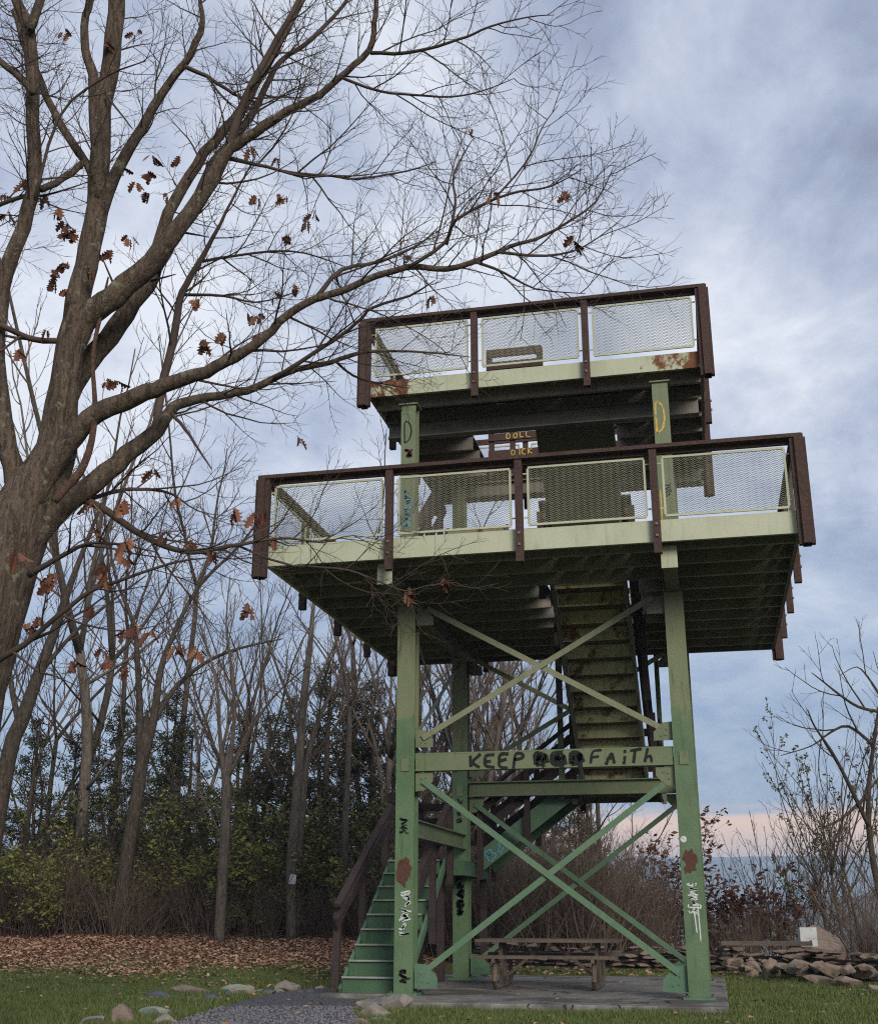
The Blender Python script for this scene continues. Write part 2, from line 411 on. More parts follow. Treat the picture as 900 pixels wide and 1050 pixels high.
def make_spur():
    """a nearer wooded spur below the ridge, its crest broken by crowns"""
    m = MB(); n = 700
    for j, (r, f) in enumerate(((820, 0), (900, .55), (980, .9), (1060, 1.0), (1200, .6))):
        for i in range(n):
            az = -0.40 + 1.7 * i / (n - 1)
            top = 4 + 14 * smst(-.05, -.2, az) + 16 * smst(.03, .16, az) + 5 * mnoise.noise((az * 9, 4.4, 0)) + 2.4 * mnoise.noise((az * 60, 1.3, j)) + 1.6 * mnoise.noise((az * 170, 9.3, j * 2))
            m.v.append((CAMP.x + r * math.sin(az), CAMP.y + r * math.cos(az), -122 + (top + 122) * f))
    for j in range(4):
        for i in range(n - 1):
            a = j * n + i; m.f.append((a, a + 1, a + n + 1, a + n))
    tag(m.build('valley_spur', 'hill', smooth=True), kind='structure')
make_spur()

# concrete pad and gravel path
pad = MB()
SX0, SX1, SY0, SY1, SXM, SYM = -2.98, 2.16, -1.25, 5.2, -2.12, 0.06
PADP = [(SX0, SYM), (SXM, SYM), (SXM, SY0), (SX1, SY0), (SX1, SY1), (SX0, SY1)]
def on_pad(x, y, e=.02): return (SXM - e < x < SX1 + e and SY0 - e < y < SY1 + e) or (SX0 - e < x < SX1 and SYM - e < y < SY1 + e)
INSET = [(.012, .012), (.012, .012), (.012, .012), (-.012, .012), (-.012, -.012), (.012, -.012)]
pad.v = [(x, y, -.16) for x, y in PADP] + [(x, y, -.012) for x, y in PADP] + [(x + i, y + j, 0) for (x, y), (i, j) in zip(PADP, INSET)]
pad.f = [(k, (k + 1) % 6, (k + 1) % 6 + 6, k + 6) for k in range(6)] + [(k + 6, (k + 1) % 6 + 6, (k + 1) % 6 + 12, k + 12) for k in range(6)] + [tuple(range(12, 18))]
tag(pad.build('concrete_pad', 'concrete'), kind='structure')

PATH_L = [(312, 1017), (262, 1026), (215, 1040), (180, 1052), (120, 1085), (40, 1150)]
PATH_R = [(384, 1017), (372, 1026), (362, 1038), (368, 1052), (380, 1085), (400, 1150)]
def make_path():
    m = MB(); k = 14
    Ls = [atZ(*p, -0.09) for p in PATH_L]; Rs = [atZ(*p, -0.09) for p in PATH_R]
    def lerp_poly(P, t):
        u = t * (len(P) - 1); i = min(int(u), len(P) - 2); return P[i].lerp(P[i + 1], u - i)
    rows = 40
    for j in range(rows + 1):
        a = lerp_poly(Ls, j / rows); b = lerp_poly(Rs, j / rows)
        for i in range(k + 1):
            p = a.lerp(b, i / k); m.v.append((p.x, p.y, ground(p.x, p.y) + 0.012 + 0.012 * math.sin(math.pi * i / k)))
    for j in range(rows):
        for i in range(k):
            a = j * (k + 1) + i; m.f.append((a, a + k + 1, a + k + 2, a + 1))
    def gc(t, co, b):
        v = t.add('ShaderNodeTexVoronoi', ins={'Vector': co, 'Scale': 38.0})
        c = t.mix(t.noise(v.outputs['Position'], 40, 2), (0.075, 0.072, 0.08), (0.20, 0.195, 0.21))
        bn = t.add('ShaderNodeBump', ins={'Strength': 1.0, 'Distance': 0.02, 'Height': t.math('SUBTRACT', 1.0, v.outputs['Distance'])}); t.set(b, 'Normal', bn.outputs[0])
        return t.mix(t.step(v.outputs['Distance'], 0.35, 0.75), c, (0.045, 0.042, 0.042))
    M['gravel_bed'] = mat('gravel_bed', gc, 0.95, 0.2)
    tag(m.build('gravel_path', 'gravel_bed', smooth=True), kind='structure')
    return Ls, Rs
PL, PR = make_path()
def in_path(x, y):
    P = PL + PR[::-1]; c = False; j = len(P) - 1
    for i in range(len(P)):
        if (P[i].y > y) != (P[j].y > y) and x < (P[j].x - P[i].x) * (y - P[i].y) / (P[j].y - P[i].y) + P[i].x: c = not c
        j = i
    return c

def soup(name, V, m, kind='stuff', parent=None):
    """V: (N, k, 3) array of k-gons"""
    V = np.asarray(V, dtype=np.float32); N, k, _ = V.shape
    me = bpy.data.meshes.new(name)
    me.vertices.add(N * k); me.vertices.foreach_set('co', V.reshape(-1))
    me.loops.add(N * k); me.loops.foreach_set('vertex_index', np.arange(N * k, dtype=np.int32))
    me.polygons.add(N); me.polygons.foreach_set('loop_start', np.arange(0, N * k, k, dtype=np.int32))
    me.polygons.foreach_set('loop_total', np.full(N, k, dtype=np.int32)) if hasattr(me.polygons[0], 'loop_total') and False else None
    me.update(calc_edges=True); me.validate()
    me.materials.append(M[m])
    o = bpy.data.objects.new(name, me); COL.objects.link(o)
    if parent is not None: o.parent = parent
    if kind: o['kind'] = kind
    return o

rng = np.random.default_rng(7)
def blades():
    V = []; R = random.Random(3)
    tries = 0
    while len(V) < 170000 and tries < 900000:
        tries += 1
        az = R.uniform(-0.585, 0.145); r = math.sqrt(R.uniform(11.2 ** 2, 25 ** 2))
        x = CAMP.x + r * math.sin(az); y = CAMP.y + r * math.cos(az)
        if on_pad(x, y): continue
        if az < -0.25 and r > 20.5 + 1.8 * mnoise.noise((x * .5, y * .5, 0)) and R.random() < min(1, (r - 19.6) * 0.28): continue
        if in_path(x, y) and R.random() > 0.015: continue
        if mnoise.noise((x * 0.9, y * 0.9, 5.0)) < -0.28 and R.random() < 0.7: continue
        z = ground(x, y); h = R.uniform(0.03, 0.075) * (1 + 0.6 * mnoise.noise((x * 1.3, y * 1.3, 9))); a = R.uniform(0, 6.283); wd = R.uniform(0.004, 0.0085)
        ca, sa = math.cos(a) * wd, math.sin(a) * wd; b = R.uniform(0, 6.283); l = h * R.uniform(0.1, 0.9)
        V.append(((x - ca, y - sa, z - .004), (x + ca, y + sa, z - .004), (x + math.cos(b) * l, y + math.sin(b) * l, z + h)))
    soup('grass', V, 'grass')
blades()

def litter():
    V = []; R = random.Random(5)
    def leaf(x, y, s):
        z = (0 if on_pad(x, y) else ground(x, y)) + R.uniform(0.005, 0.05); a = R.uniform(0, 6.283); ca, sa = math.cos(a), math.sin(a)
        t1, t2 = R.uniform(-.6, .6), R.uniform(-.5, .5); wv = s * R.uniform(.4, .7)
        pts = []
        for u, v in ((-1, 0), (-.3, -1), (.6, -.8), (1, 0), (.5, .9), (-.4, .8)):
            u *= s; v *= wv; pts.append((x + u * ca - v * sa, y + u * sa + v * ca, z + t1 * v + t2 * u + abs(v) * .4))
        V.append(pts)
    n = 0
    while n < 46000:
        az = R.uniform(-0.6, -0.22); r = math.sqrt(R.uniform(18.4 ** 2, 33 ** 2))
        x = CAMP.x + r * math.sin(az); y = CAMP.y + r * math.cos(az)
        d = smst(18.4, 25.0, r + 3.4 * mnoise.noise((x * .4, y * .4, 2))) * (0.55 + 0.45 * smst(-.3, .2, mnoise.noise((x * .8, y * .8, 4))))
        if R.random() > d or on_pad(x, y): continue
        leaf(x, y, R.uniform(.022, .046)); n += 1
    for _ in range(900):
        az = R.uniform(-0.58, 0.14); r = math.sqrt(R.uniform(11.3 ** 2, 23 ** 2))
        x = CAMP.x + r * math.sin(az); y = CAMP.y + r * math.cos(az)
        if on_pad(x, y) and R.random() < .8: continue
        leaf(x, y, R.uniform(.018, .038))
    for _ in range(2600):                      # under the wall and on the brow
        az = R.uniform(-0.2, 0.16); r = R.uniform(22, 33)
        leaf(CAMP.x + r * math.sin(az), CAMP.y + r * math.cos(az), R.uniform(.035, .07))
    soup('fallen_leaves', V, 'litter')
litter()

def gravel():
    R = random.Random(8); m = MB()
    n = 0
    while n < 3800:
        az = R.uniform(-0.50, -0.24); r = R.uniform(10.5, 15.2); x = CAMP.x + r * math.sin(az); y = CAMP.y + r * math.cos(az)
        if not in_path(x, y): continue
        z = ground(x, y) + 0.022; s = R.uniform(.008, .02); a = R.uniform(0, 6.28)
        P = [(x + s * R.uniform(.6, 1.1) * math.cos(a + k * 1.571), y + s * R.uniform(.6, 1.1) * math.sin(a + k * 1.571), z + R.uniform(-.2, .2) * s) for k in range(4)]
        P += [(x, y, z + s * R.uniform(.5, .9)), (x, y, z - s)]
        m.raw(P, [(0, 1, 4), (1, 2, 4), (2, 3, 4), (3, 0, 4), (1, 0, 5), (2, 1, 5), (3, 2, 5), (0, 3, 5)]); n += 1
    tag(m.build('loose_gravel', 'gravel'), kind='stuff')
gravel()

# ------------------------------------------------------------------ rocks, dry-stone wall
_ico = None
def ico():
    global _ico
    if _ico is None:
        import bmesh
        bm = bmesh.new(); bmesh.ops.create_icosphere(bm, subdivisions=3, radius=1)
        _ico = ([v.co.copy() for v in bm.verts], [tuple(v.index for v in f.verts) for f in bm.faces]); bm.free()
    return _ico
def rock_into(m, c, dims, seed, rz=0.0, rough=0.28, flat=0.35):
    V, F = ico(); ca, sa = math.cos(rz), math.sin(rz); out = []
    R = random.Random(seed); cuts = [(Vector((R.uniform(-1, 1), R.uniform(-1, 1), R.uniform(-.6, 1))).normalized(), R.uniform(.34, .7)) for _ in range(14)]
    for p in V:
        q = p * (1 + rough * mnoise.noise(p * 1.3 + Vector((seed * 3.1, 0, 0))) + rough * .4 * mnoise.noise(p * 3.7 + Vector((0, seed * 1.7, 0))))
        for n, d in cuts:                         # cleaved faces
            e = q.dot(n) - d
            if e > 0: q = q - n * e * .97
        out.append(q)
    ex = [max(abs(q[i]) for q in out) for i in range(3)]
    pts = []
    for q in out:
        x, y, z = (q[i] / ex[i] * dims[i] / 2 for i in range(3))
        pts.append((c[0] + x * ca - y * sa, c[1] + x * sa + y * ca, c[2] + z))
    out = pts
    m.raw(out, F)
def rock(px, py, wpx, hpx, m, label, seed, deep=0.8, rz=0.0, group=None, D=None):
    """py is where the stone meets the ground; with D given it rests at that distance, on whatever lies below"""
    if D is None: p = onground(px, py)
    else:
        p = atD(px, py, D)
        if D < 17: p.z = 0 if on_pad(p.x, p.y) else ground(p.x, p.y)
    k = (p - CAMP).length / FPX
    wd, ht = wpx * k * 1.05, hpx * k * 1.5
    mb = MB(); rock_into(mb, (p.x, p.y, p.z + ht * .27), (wd, wd * deep, ht), seed, rz)
    o = mb.build('rock', m, None, (p.x, p.y, p.z)); tag(o, label, 'rock', group)
for a in [
    (124, 1050, 30, 17, 'stone', 'rounded brown rock standing at the near end of the gravel edging', 1, .9),
    (163, 1042, 46, 9, 'stone_green', 'flat slab of pale green painted rock beside the gravel', 2, .7),
    (171, 1051, 22, 9, 'stone_pale', 'small white rock in front of the flat green slab', 3, .9),
    (160, 1024, 32, 9, 'stone_dark', 'dark slate rock in the grass, farthest left in the edging row', 4, .8),
    (197, 1020, 40, 8, 'stone', 'long low brown stone in the edging row between the slate and the green-topped rock', 5, .6),
    (242, 1017, 36, 8, 'stone_green', 'greenish grey rock with a painted top in the middle of the edging row', 6, .7),
    (291, 1017, 28, 8, 'stone_pale', 'pale grey rock standing alone at the far end of the gravel edging', 7, .8),
    (408, 1026, 36, 18, 'stone_pale', 'large tan boulder at the foot of the front tower column by the stairs', 8, .8, 14.75),
    (380, 1036, 34, 11, 'stone_pale', 'grey rock just below the tan boulder beside the gravel', 9, .8, 13.7),
    (392, 1046, 24, 6, 'stone_green', 'small mint painted stone at the grass edge right of the gravel', 10, .9, 13.0),
    (370, 1049, 18, 8, 'stone', 'small mossy brown stone low at the gravel edge near the mint stone', 11, .9, 12.6),
    (96, 1049, 26, 8, 'stone_pale', 'low whitish stone left of the rounded brown rock', 12, .9)]:
    rock(*a[:7], deep=a[7], D=a[8] if len(a) > 8 else None)

def stone_wall():
    R = random.Random(21)
    path = [(-2.9, 10.2), (-0.6, 9.0), (1.2, 8.4), (2.6, 7.6), (3.6, 6.2), (4.5, 5.0), (5.6, 3.9), (7.5, 3.0)]
    P = [Vector((x, y, 0)) for x, y in path]
    root = empty('stone_wall', (P[3].x, P[3].y, ground(P[3].x, P[3].y)), 'low dry-laid brown fieldstone wall running behind the tower along the brow', 'wall')
    def at(s):
        for a, b in zip(P, P[1:]):
            L = (b - a).length
            if s <= L: return a.lerp(b, s / L), (b - a).normalized()
            s -= L
        return P[-1], (P[-1] - P[-2]).normalized()
    tot = sum((b - a).length for a, b in zip(P, P[1:]))
    m = MB(); k = 0; cap = MB()
    for row in range(6):
        s = R.uniform(0, .2)
        while s < tot:
            wd = R.uniform(.16, .42); hgt = (0.46 if s < 10 else 0.40) * (1 + .15 * mnoise.noise((s * .7, 0, 0)))
            p, d = at(s + wd / 2); nrm = Vector((d.y, -d.x, 0)); hh = hgt / 6 * R.uniform(1.0, 1.5)
            z = ground(p.x, p.y) + (row + .5) * hgt / 6
            if not (row > 3 and R.random() < .3):
                q = p + nrm * R.uniform(-.05, .09)
                rock_into(m, (q.x, q.y, z), (wd * 1.06, .42, hh), 100 + k, math.atan2(d.y, d.x) + R.uniform(-.2, .2), .34)
            k += 1; s += wd
    m.build('stonework', 'stone', root)
    # a core keeps daylight out of the joints
    c = MB(); s = 0
    while s < tot - .5:
        a, _ = at(s); b, _ = at(s + .5); z0 = min(ground(a.x, a.y), ground(b.x, b.y))
        c.bar((a.x, a.y, z0 + .12), (b.x, b.y, z0 + .12), .10, .42); s += .5
    c.build('rubble_core', 'rubble', root)
stone_wall()
for px, py, wpx, hpx, m, lab, sd_, D_ in [
    (790, 1000, 17, 15, 'stone', 'blocky tan rock with a light face at the foot of the wall', 31, 20.6),
    (818, 996, 24, 9, 'stone_pale', 'tilted pale slab of rock leaning on the wall beside the blocky tan rock', 32, 20.4),
    (812, 985, 20, 6, 'stone', 'flat brown rock lying on top of the tilted pale slab', 33, 20.6),
    (838, 1009, 32, 9, 'stone', 'long low reddish rock in the grass edge before the rubble', 34, 19.6),
    (868, 1012, 28, 10, 'stone', 'rounded brown rock in the rubble pile, nearest to the lawn', 35, 18.9),
    (884, 1000, 24, 10, 'stone', 'brown rock in the middle of the rubble pile, under the bare brush', 36, 19.6),
    (880, 988, 16, 8, 'stone', 'light tan rock standing up on the rubble pile', 37, 20.2),
    (897, 1020, 22, 10, 'stone', 'dark brown rock at the outer right end of the rubble pile', 38, 18.2),
    (852, 1001, 26, 10, 'stone', 'small grey-brown rock between the tilted slab and the rubble pile', 39, 20.1),
    (772, 1006, 14, 9, 'stone', 'small dark rock in the grass left of the blocky tan rock', 40, 21.3)]:
    rock(px, py, wpx, hpx, m, lab, sd_, D=D_)

RS = random.Random(44)
for i in range(16):
    t = i / 15; rock(150 + 175 * t + RS.uniform(-6, 6), 1027 - 10 * t + RS.uniform(-2, 3), RS.uniform(9, 20), RS.uniform(3, 5.5), RS.choice(('stone', 'stone_pale', 'stone_dark', 'stone_pale')), 'small flat stone lying between the larger rocks of the gravel edging', 150 + i, RS.uniform(.6, .9), RS.uniform(-.5, .5), 'small stones of the gravel edging')
for i in range(20):
    px = RS.uniform(748, 905); t = (px - 748) / 157; D = 21.4 - 3.1 * t + RS.uniform(-.1, .9); yb = 935 + 1240 / D * (1.05 - RS.uniform(0, .14))
    rock(px, yb, RS.uniform(8, 19), RS.uniform(4, 9), 'stone', 'small brown stone tumbled out of the low wall onto the grass', 180 + i, RS.uniform(.7, 1), RS.uniform(-.8, .8), 'small stones tumbled from the wall', D)

def marker():
    """rounded boulder with a white panel let into its front, on the brow"""
    p = atD(838, 974, 24.6); z = ground(p.x, p.y)
    top = atD(838, 947, 24.6).z; H = top - z
    root = empty('boulder_monument', (p.x, p.y, z), 'rounded grey boulder with a white square panel on its face behind the wall', 'monument')
    mb = MB(); rock_into(mb, (p.x + .04, p.y + .15, z + H * .45), (1.12, .8, H * 1.16), 77, YAW, .10); mb.build('boulder', 'stone', root, smooth=False)
    c = atD(829, 961, 24.0); k = 24.3 / FPX
    a = RT * (8 * k); u = Vector((0, 0, 8.5 * k))
    pl = MB(); pl.plate([c - a - u, c + a - u, c + a + u, c - a + u], -FH, .16)
    wp = pl.build('white_panel', 'white', root)
    hs = MB(); q = c - u * .62 + RT * (1.5 * k) - FH * .004; e = RT * (1.6 * k); f = Vector((0, 0, 2.2 * k)); hs.plate([q - e - f, q + e - f, q + e * .6 + f, q - e * .6 + f], -FH, .003); hs.build('latch', 'rubble', wp)
marker()
def slab_bench(pxa, pya, pxb, pyb, D, label):
    a = atD(pxa, pya, D); b = atD(pxb, pyb, D - .3); z = ground((a.x + b.x) / 2, (a.y + b.y) / 2)
    b.z = a.z
    c = (a + b) / 2
    root = empty('bench', (c.x, c.y, z), label, 'bench')
    m = MB(); m.bar(a, b, .34, .07); m.build('seat', 'weathered', root)
    for t in (.18, .82):
        q = a.lerp(b, t); m = MB(); m.box(q.x - .09, q.x + .09, q.y - .13, q.y + .13, z - .05, a.z - .033); m.build('leg', 'stone', root)
slab_bench(739, 967.5, 832, 970, 22.9, 'low plank bench with a long pale seat on the brow behind the wall')

# ------------------------------------------------------------------ observation tower
T = empty('observation_tower', (0, 1.83, 0), 'two-deck green steel observation tower with brown rails, cream fascia and stairs', 'tower')
H = 1.83; YF, YB = 0.0, 3.66
def part(name, mb, m, parent=T, label=None, smooth=False):
    o = mb.build(name, m, parent, T.location, smooth)
    if label: o['label'] = label
    return o
def hsec(x, y, z0, z1, wd, t=.022):
    m = MB(); h = wd / 2
    m.box(x - h, x + h, y - h, y - h + t, z0, z1); m.box(x - h, x + h, y + h - t, y + h, z0, z1)
    m.box(x - t * .4, x + t * .4, y - h + t, y + h - t, z0, z1); return m

# --- lettering strokes laid on a surface as thin paint
GL = {'K': [[(0, 0), (0, 1)], [(.75, 1), (.05, .45), (.8, 0)]], 'E': [[(.75, 1), (0, .95), (0, .02), (.8, 0)], [(0, .5), (.6, .52)]],
      'P': [[(0, -.05), (.03, 1), (.7, .9), (.75, .6), (.05, .45)]], 'F': [[(.8, 1), (0, .95), (.02, 0)], [(0, .5), (.6, .55)]],
      'A': [[(0, 0), (.38, 1), (.75, 0)], [(.15, .4), (.6, .4)]], 'i': [[(.2, 0), (.2, .6)], [(.2, .85), (.22, .95)]], 'T': [[(0, .98), (.8, 1)], [(.4, 1), (.38, 0)]],
      'h': [[(.05, 0), (.05, 1)], [(.05, .45), (.4, .6), (.55, .4), (.6, 0)]], 'D': [[(.1, 0), (.05, 1), (.65, .85), (.8, .45), (.55, .1), (.1, 0)]],
      'O': [[(.4, 1), (.05, .6), (.15, .1), (.55, 0), (.8, .45), (.7, .85), (.4, 1)]], 'L': [[(.05, 1), (.05, .05), (.7, .1)]], 'I': [[(.3, 1), (.3, 0)]],
      'C': [[(.75, .9), (.35, 1), (.02, .5), (.3, .02), (.8, .12)]], 'B': [[(.05, 0), (.05, 1), (.6, .9), (.6, .6), (.1, .5), (.7, .45), (.75, .1), (.05, 0)]],
      'R': [[(0, 0), (.03, 1), (.6, .95), (.65, .6), (.05, .5), (.75, 0)]], 'M': [[(0, 0), (.1, 1), (.4, .4), (.7, 1), (.8, 0)]], 'S': [[(.7, .9), (.2, 1), (.05, .7), (.6, .45), (.65, .1), (0, .05)]],
      'Y': [[(0, 1), (.4, .5)], [(.8, 1), (.2, -.1)]], 'N': [[(0, 0), (.05, 1), (.6, 0), (.7, 1)]]}
def strokes(lines, org, ax, ay, wd, n):
    """2D polylines -> thin raised paint on the plane (org, ax, ay), normal n"""
    m = MB(); org = Vector(org); ax = Vector(ax); ay = Vector(ay); n = Vector(n).normalized()
    for j, ln in enumerate(lines):
        P = [org + ax * u + ay * v + n * (.003 + .0006 * j) for u, v in ln]
        # round the corners a little
        Q = [P[0]]
        for a, b, c in zip(P, P[1:], P[2:]): Q += [a.lerp(b, .75), b.lerp(a.lerp(c, .5), .18), b.lerp(c, .25)]
        Q.append(P[-1])
        L, Rr = [], []
        for i, p in enumerate(Q):
            d = (Q[min(i + 1, len(Q) - 1)] - Q[max(i - 1, 0)])
            if d.length < 1e-6: d = ax
            s = d.normalized().cross(n) * wd / 2 * (.95 + .3 * mnoise.noise((p.x * 9 + j, p.y * 9, p.z * 9))); L.append(p - s); Rr.append(p + s)
        k = len(Q); o = L + Rr + [p - n * .002 for p in L] + [p - n * .002 for p in Rr]
        f = []
        for i in range(k - 1):
            f += [(i, i + 1, k + i + 1, k + i), (2 * k + i, 2 * k + i + 1, i + 1, i), (k + i, k + i + 1, 3 * k + i + 1, 3 * k + i)]
        m.raw(o, f)
    return m
def word(txt, size, gap=1.05, seed=1):
    R = random.Random(seed); out = []; x = 0
    for ch in txt:
        for ln in GL.get(ch, []): out.append([((x + u * size * .9 + R.uniform(-.07, .07) * size), v * size + R.uniform(-.08, .08) * size) for u, v in ln])
        x += size * (gap if ch not in 'iI' else .6)
    return out
def scrawl(wd, ht, n, seed):
    R = random.Random(seed); out = []
    for k in range(n):
        y = ht * (1 - (k + .5) / n); ln = []
        for i in range(7): ln.append((R.uniform(0, wd), y + R.uniform(-.6, .6) * ht / n))
        out.append(ln)
    return out

cols = {}
for (x, y) in ((-H, YF), (H, YF), (-H, YB), (H, YB)):
    c = part('column', hsec(x, y, .03, 5.05, .25), 'column'); cols[(x, y)] = c
    b = MB(); b.box(x - .19, x + .19, y - .19, y + .19, 0.001, .03); bp = part('base_plate', b, 'mint', c)
    for u in (-.155, .155):
        for v in (-.155, .155):
            b = MB(); b.tube([(x + u, y + v, .0305), (x + u, y + v, .052)], [.017, .017], 6); part('anchor_bolt', b, 'rust_and_shade', bp)
    b = MB(); b.box(x - .055, x + .055, y - .139, y - .1255, 2.78, 2.95); part('splice_plate', b, 'olive', c)
    u = part('upper_column', hsec(x, y, 5.335, 8.12, .22), 'olive'); cols[(x, y, 1)] = u
    b = MB(); b.box(x - .14, x + .14, y - .14, y + .14, 8.122, 8.142); part('cap_plate', b, 'olive', u)
# paint marks on the columns
yF = -.126
def ink(lines, org, wd, m, parent, ax=(1, 0, 0), ay=(0, 0, 1), n=(0, -1, 0)): part('graffiti', strokes(lines, org, ax, ay, wd, n), m, parent)
cl, crr = cols[(-H, YF)], cols[(H, YF)]
heart = [(-.01, 0), (-.05, .05), (-.045, .10), (-.085, .15), (-.09, .22), (-.11, .27), (-.07, .31), (-.02, .28), (.03, .32), (.09, .29), (.105, .2), (.07, .15), (.075, .08), (.03, .07)][::-1]
for xx, zz, c in ((-H, 1.32, cl), (H, 1.42, crr)):
    RB = random.Random(int(zz * 100)); b = MB(); b.plate([(xx + max(-.118, min(.118, (.085 + RB.uniform(-.03, .035)) * math.cos(a))), yF - .004, zz + .17 + (.15 + RB.uniform(-.05, .06)) * math.sin(a)) for a in [k * math.pi / 11 for k in range(22)]], (0, -1, 0), .003); part('rust_patch', b, 'ink_red', c)
ink(scrawl(.17, .55, 8, 4), (-H - .07, yF, .72), .022, 'ink_white', cl)
ink(scrawl(.17, .36, 7, 6), (H - .08, yF, .98), .017, 'ink_white', crr); ink([[(.0, .3), (.02, 0)], [(.05, .34), (.06, -.1)], [(-.02, .3), (.05, .2)]], (H, yF, .76), .016, 'ink_white', crr)
b = MB(); b.plate([(H - .07 + .04 * math.cos(a), yF - .004, 1.86 + .04 * math.sin(a)) for a in [k * math.pi / 6 for k in range(12)]], (0, -1, 0), .003); part('sticker', b, 'ink_white', crr)
ink(scrawl(.14, .2, 4, 9), (-H - .07, yF, 1.98), .016, 'ink_black', cl); ink(scrawl(.15, .16, 3, 12), (-H - .06, yF, .15), .025, 'ink_black', cl)
bl = cols[(-H, YB)]
ink(scrawl(.14, .75, 9, 15), (-H - .07, YB + yF, .95), .05, 'ink_black', bl); ink(scrawl(.12, .5, 5, 25), (-H - .06, YB + yF, 2.35), .016, 'ink_black', bl)
ul, ur = cols[(-H, YF, 1)], cols[(H, YF, 1)]
yu = -.111
ink([[(u * .15, v * .36) for u, v in l] for l in GL['D']], (-H - .07, yu, 7.52), .022, 'ink_black', ul)
ink(scrawl(.13, .12, 3, 3), (-H - .06, yu, 7.30), .04, 'ink_red', ul)
ink(scrawl(.14, .6, 7, 31), (-H - .07, yu, 6.2), .035, 'ink_blue', ul)
ink([[(u * .17, v * .5) for u, v in l] for l in GL['D']], (H - .09, yu, 7.35), .03, 'ink_yellow', ur)
ink([[(0, .75), (.0, 0), (.15, .02)], [(.0, .04), (.1, .12), (.16, .02)]], (H - .08, yu, 5.75), .022, 'ink_yellow', ur)
ink(scrawl(.12, .2, 3, 44), (H - .04, yu, 6.4), .014, 'ink_black', ur)

# --- beams, braces, gussets
def beam(p, q, ht, m='olive', wd=.16, name='crossbeam'):
    mb = MB(); mb.ibeam(p, q, wd, ht); return part(name, mb, m)
fb = beam((-H + .13, -.03, 2.90), (H - .13, -.03, 2.90), .235, wd=.14)
beam((-H + .13, YB, 2.89), (H - .13, YB, 2.89), .235)
beam((-H + .05, .128, 2.06), (-H + .05, YB - .128, 2.06), .235, wd=.11)
beam((H, .128, 2.89), (H, YB - .128, 2.89), .235)
# lettering sprayed across the front beam, as far as it can be read
zb, yb_ = 2.815, -.03 - .0075 - .001
b = strokes(word('KEEP', .175, 1.10, 2), (-.95, -.101, zb - .01), (1, 0, 0), (.1, 0, 1), .042, (0, -1, 0))
tl = []
RG = random.Random(77)
for i, ch in enumerate('DEB'):                       # three letters painted over until they clogged
    x0 = -.09 + i * .235
    for ln in GL[ch]: tl.append([(x0 + u * .19, .01 + v * .15) for u, v in ln])
    tl.append([(x0 + .02 + .16 * k / 5 + RG.uniform(-.02, .02), (.02 if k % 2 else .15) + RG.uniform(-.02, .02)) for k in range(6)])
    tl.append([(x0 + .12 + RG.uniform(-.03, .03), .02), (x0 + .13, RG.uniform(-.06, -.02))])
mbx = strokes(tl, (0, -.101, zb), (1, 0, 0), (0, 0, 1), .06, (0, -1, 0))
b2 = strokes(word('FAiTh', .17, 1.18, 5), (.63, -.101, zb), (1, 0, 0), (.2, 0, 1), .036, (0, -1, 0))
for q in (b, mbx, b2): 
    # pushed back onto the beam's face: the flanges stand proud of the web, paint sits on the infill plate
    part('graffiti', q, 'ink_black', fb)
pf = MB(); pf.box(-H + .135, H - .135, -.0975, -.0655, 2.80, 3.0); part('face_plate', pf, 'olive', fb)

def brace(p, q, y, m='brace', parent=T, sz=.075):
    mb = MB(); p = Vector(p); q = Vector(q)
    mb.bar((p.x, y, p.z), (q.x, y, q.z), sz, .012, (0, 1, 0)); d = (q - p).normalized(); up = Vector((-d.z, 0, d.x))
    if up.z < 0: up = -up
    mb.bar((p.x, y + .036, p.z), (q.x, y + .036, q.z), .010, .062, (0, 1, 0), (0, 0))
    o = len(mb.v) - 8
    for i in range(o, o + 8): mb.v[i] = tuple(Vector(mb.v[i]) + up * (sz / 2 - .006))
    return part('brace', mb, m)
def gusset(x, z, y, sx, sz_, m='olive', s=.24):
    mb = MB(); mb.plate([(x, y, z), (x + sx * s, y, z), (x + sx * s, y, z + sz_ * s * .45), (x + sx * s * .5, y, z + sz_ * s * .95), (x, y, z + sz_ * s)][::(1 if sx * sz_ > 0 else -1)], (0, -1, 0), .012)
    o = part('gusset_plate', mb, m)
    for u, v in ((.35, .3), (.6, .25), (.3, .6)):
        bt = MB(); c = Vector((x + sx * s * u, y, z + sz_ * s * v)); k = 8
        bt.plate([c + Vector((.014 * math.cos(a), -.012, .014 * math.sin(a))) for a in [i * 2 * math.pi / k for i in range(k)]], (0, -1, 0), .012)
        part('bolt', bt, m, o)
    return o
xi = H - .126
for y, f in ((-.045, 1), (YB + .03, 0)):
    brace((-xi + .15, 0, 5.02), (xi - .1, 0, 3.24), y); brace((xi - .15, 0, 5.0), (-xi + .1, 0, 3.22), y - .035)
    brace((-xi + .1, 0, 2.66), (xi - .1, 0, .30), y - .035); brace((xi - .1, 0, 2.58), (-xi + .1, 0, .26), y)
    for s in (-1, 1):
        gusset(s * xi, 3.10, y - .012, -s, 1); gusset(s * xi, 4.78, y - .012, -s, 1, 'under')
        gusset(s * xi, 2.76, y - .012, -s, -1, 'olive'); gusset(s * xi, .08, y - .012, -s, 1, 'mint', .30)
def sbrace(x, a, b_):
    mb = MB(); mb.bar((x, a[0], a[1]), (x, b_[0], b_[1]), .075, .012, (1, 0, 0)); part('brace', mb, 'under')
for x in (-H, H):
    sbrace(x - .03, (.15, 4.98), (YB - .15, 3.2)); sbrace(x + .03, (YB - .15, 4.98), (.15, 3.2))
sbrace(H - .03, (.15, 2.6), (YB - .15, .3)); sbrace(H + .03, (YB - .15, 2.6), (.15, .3))

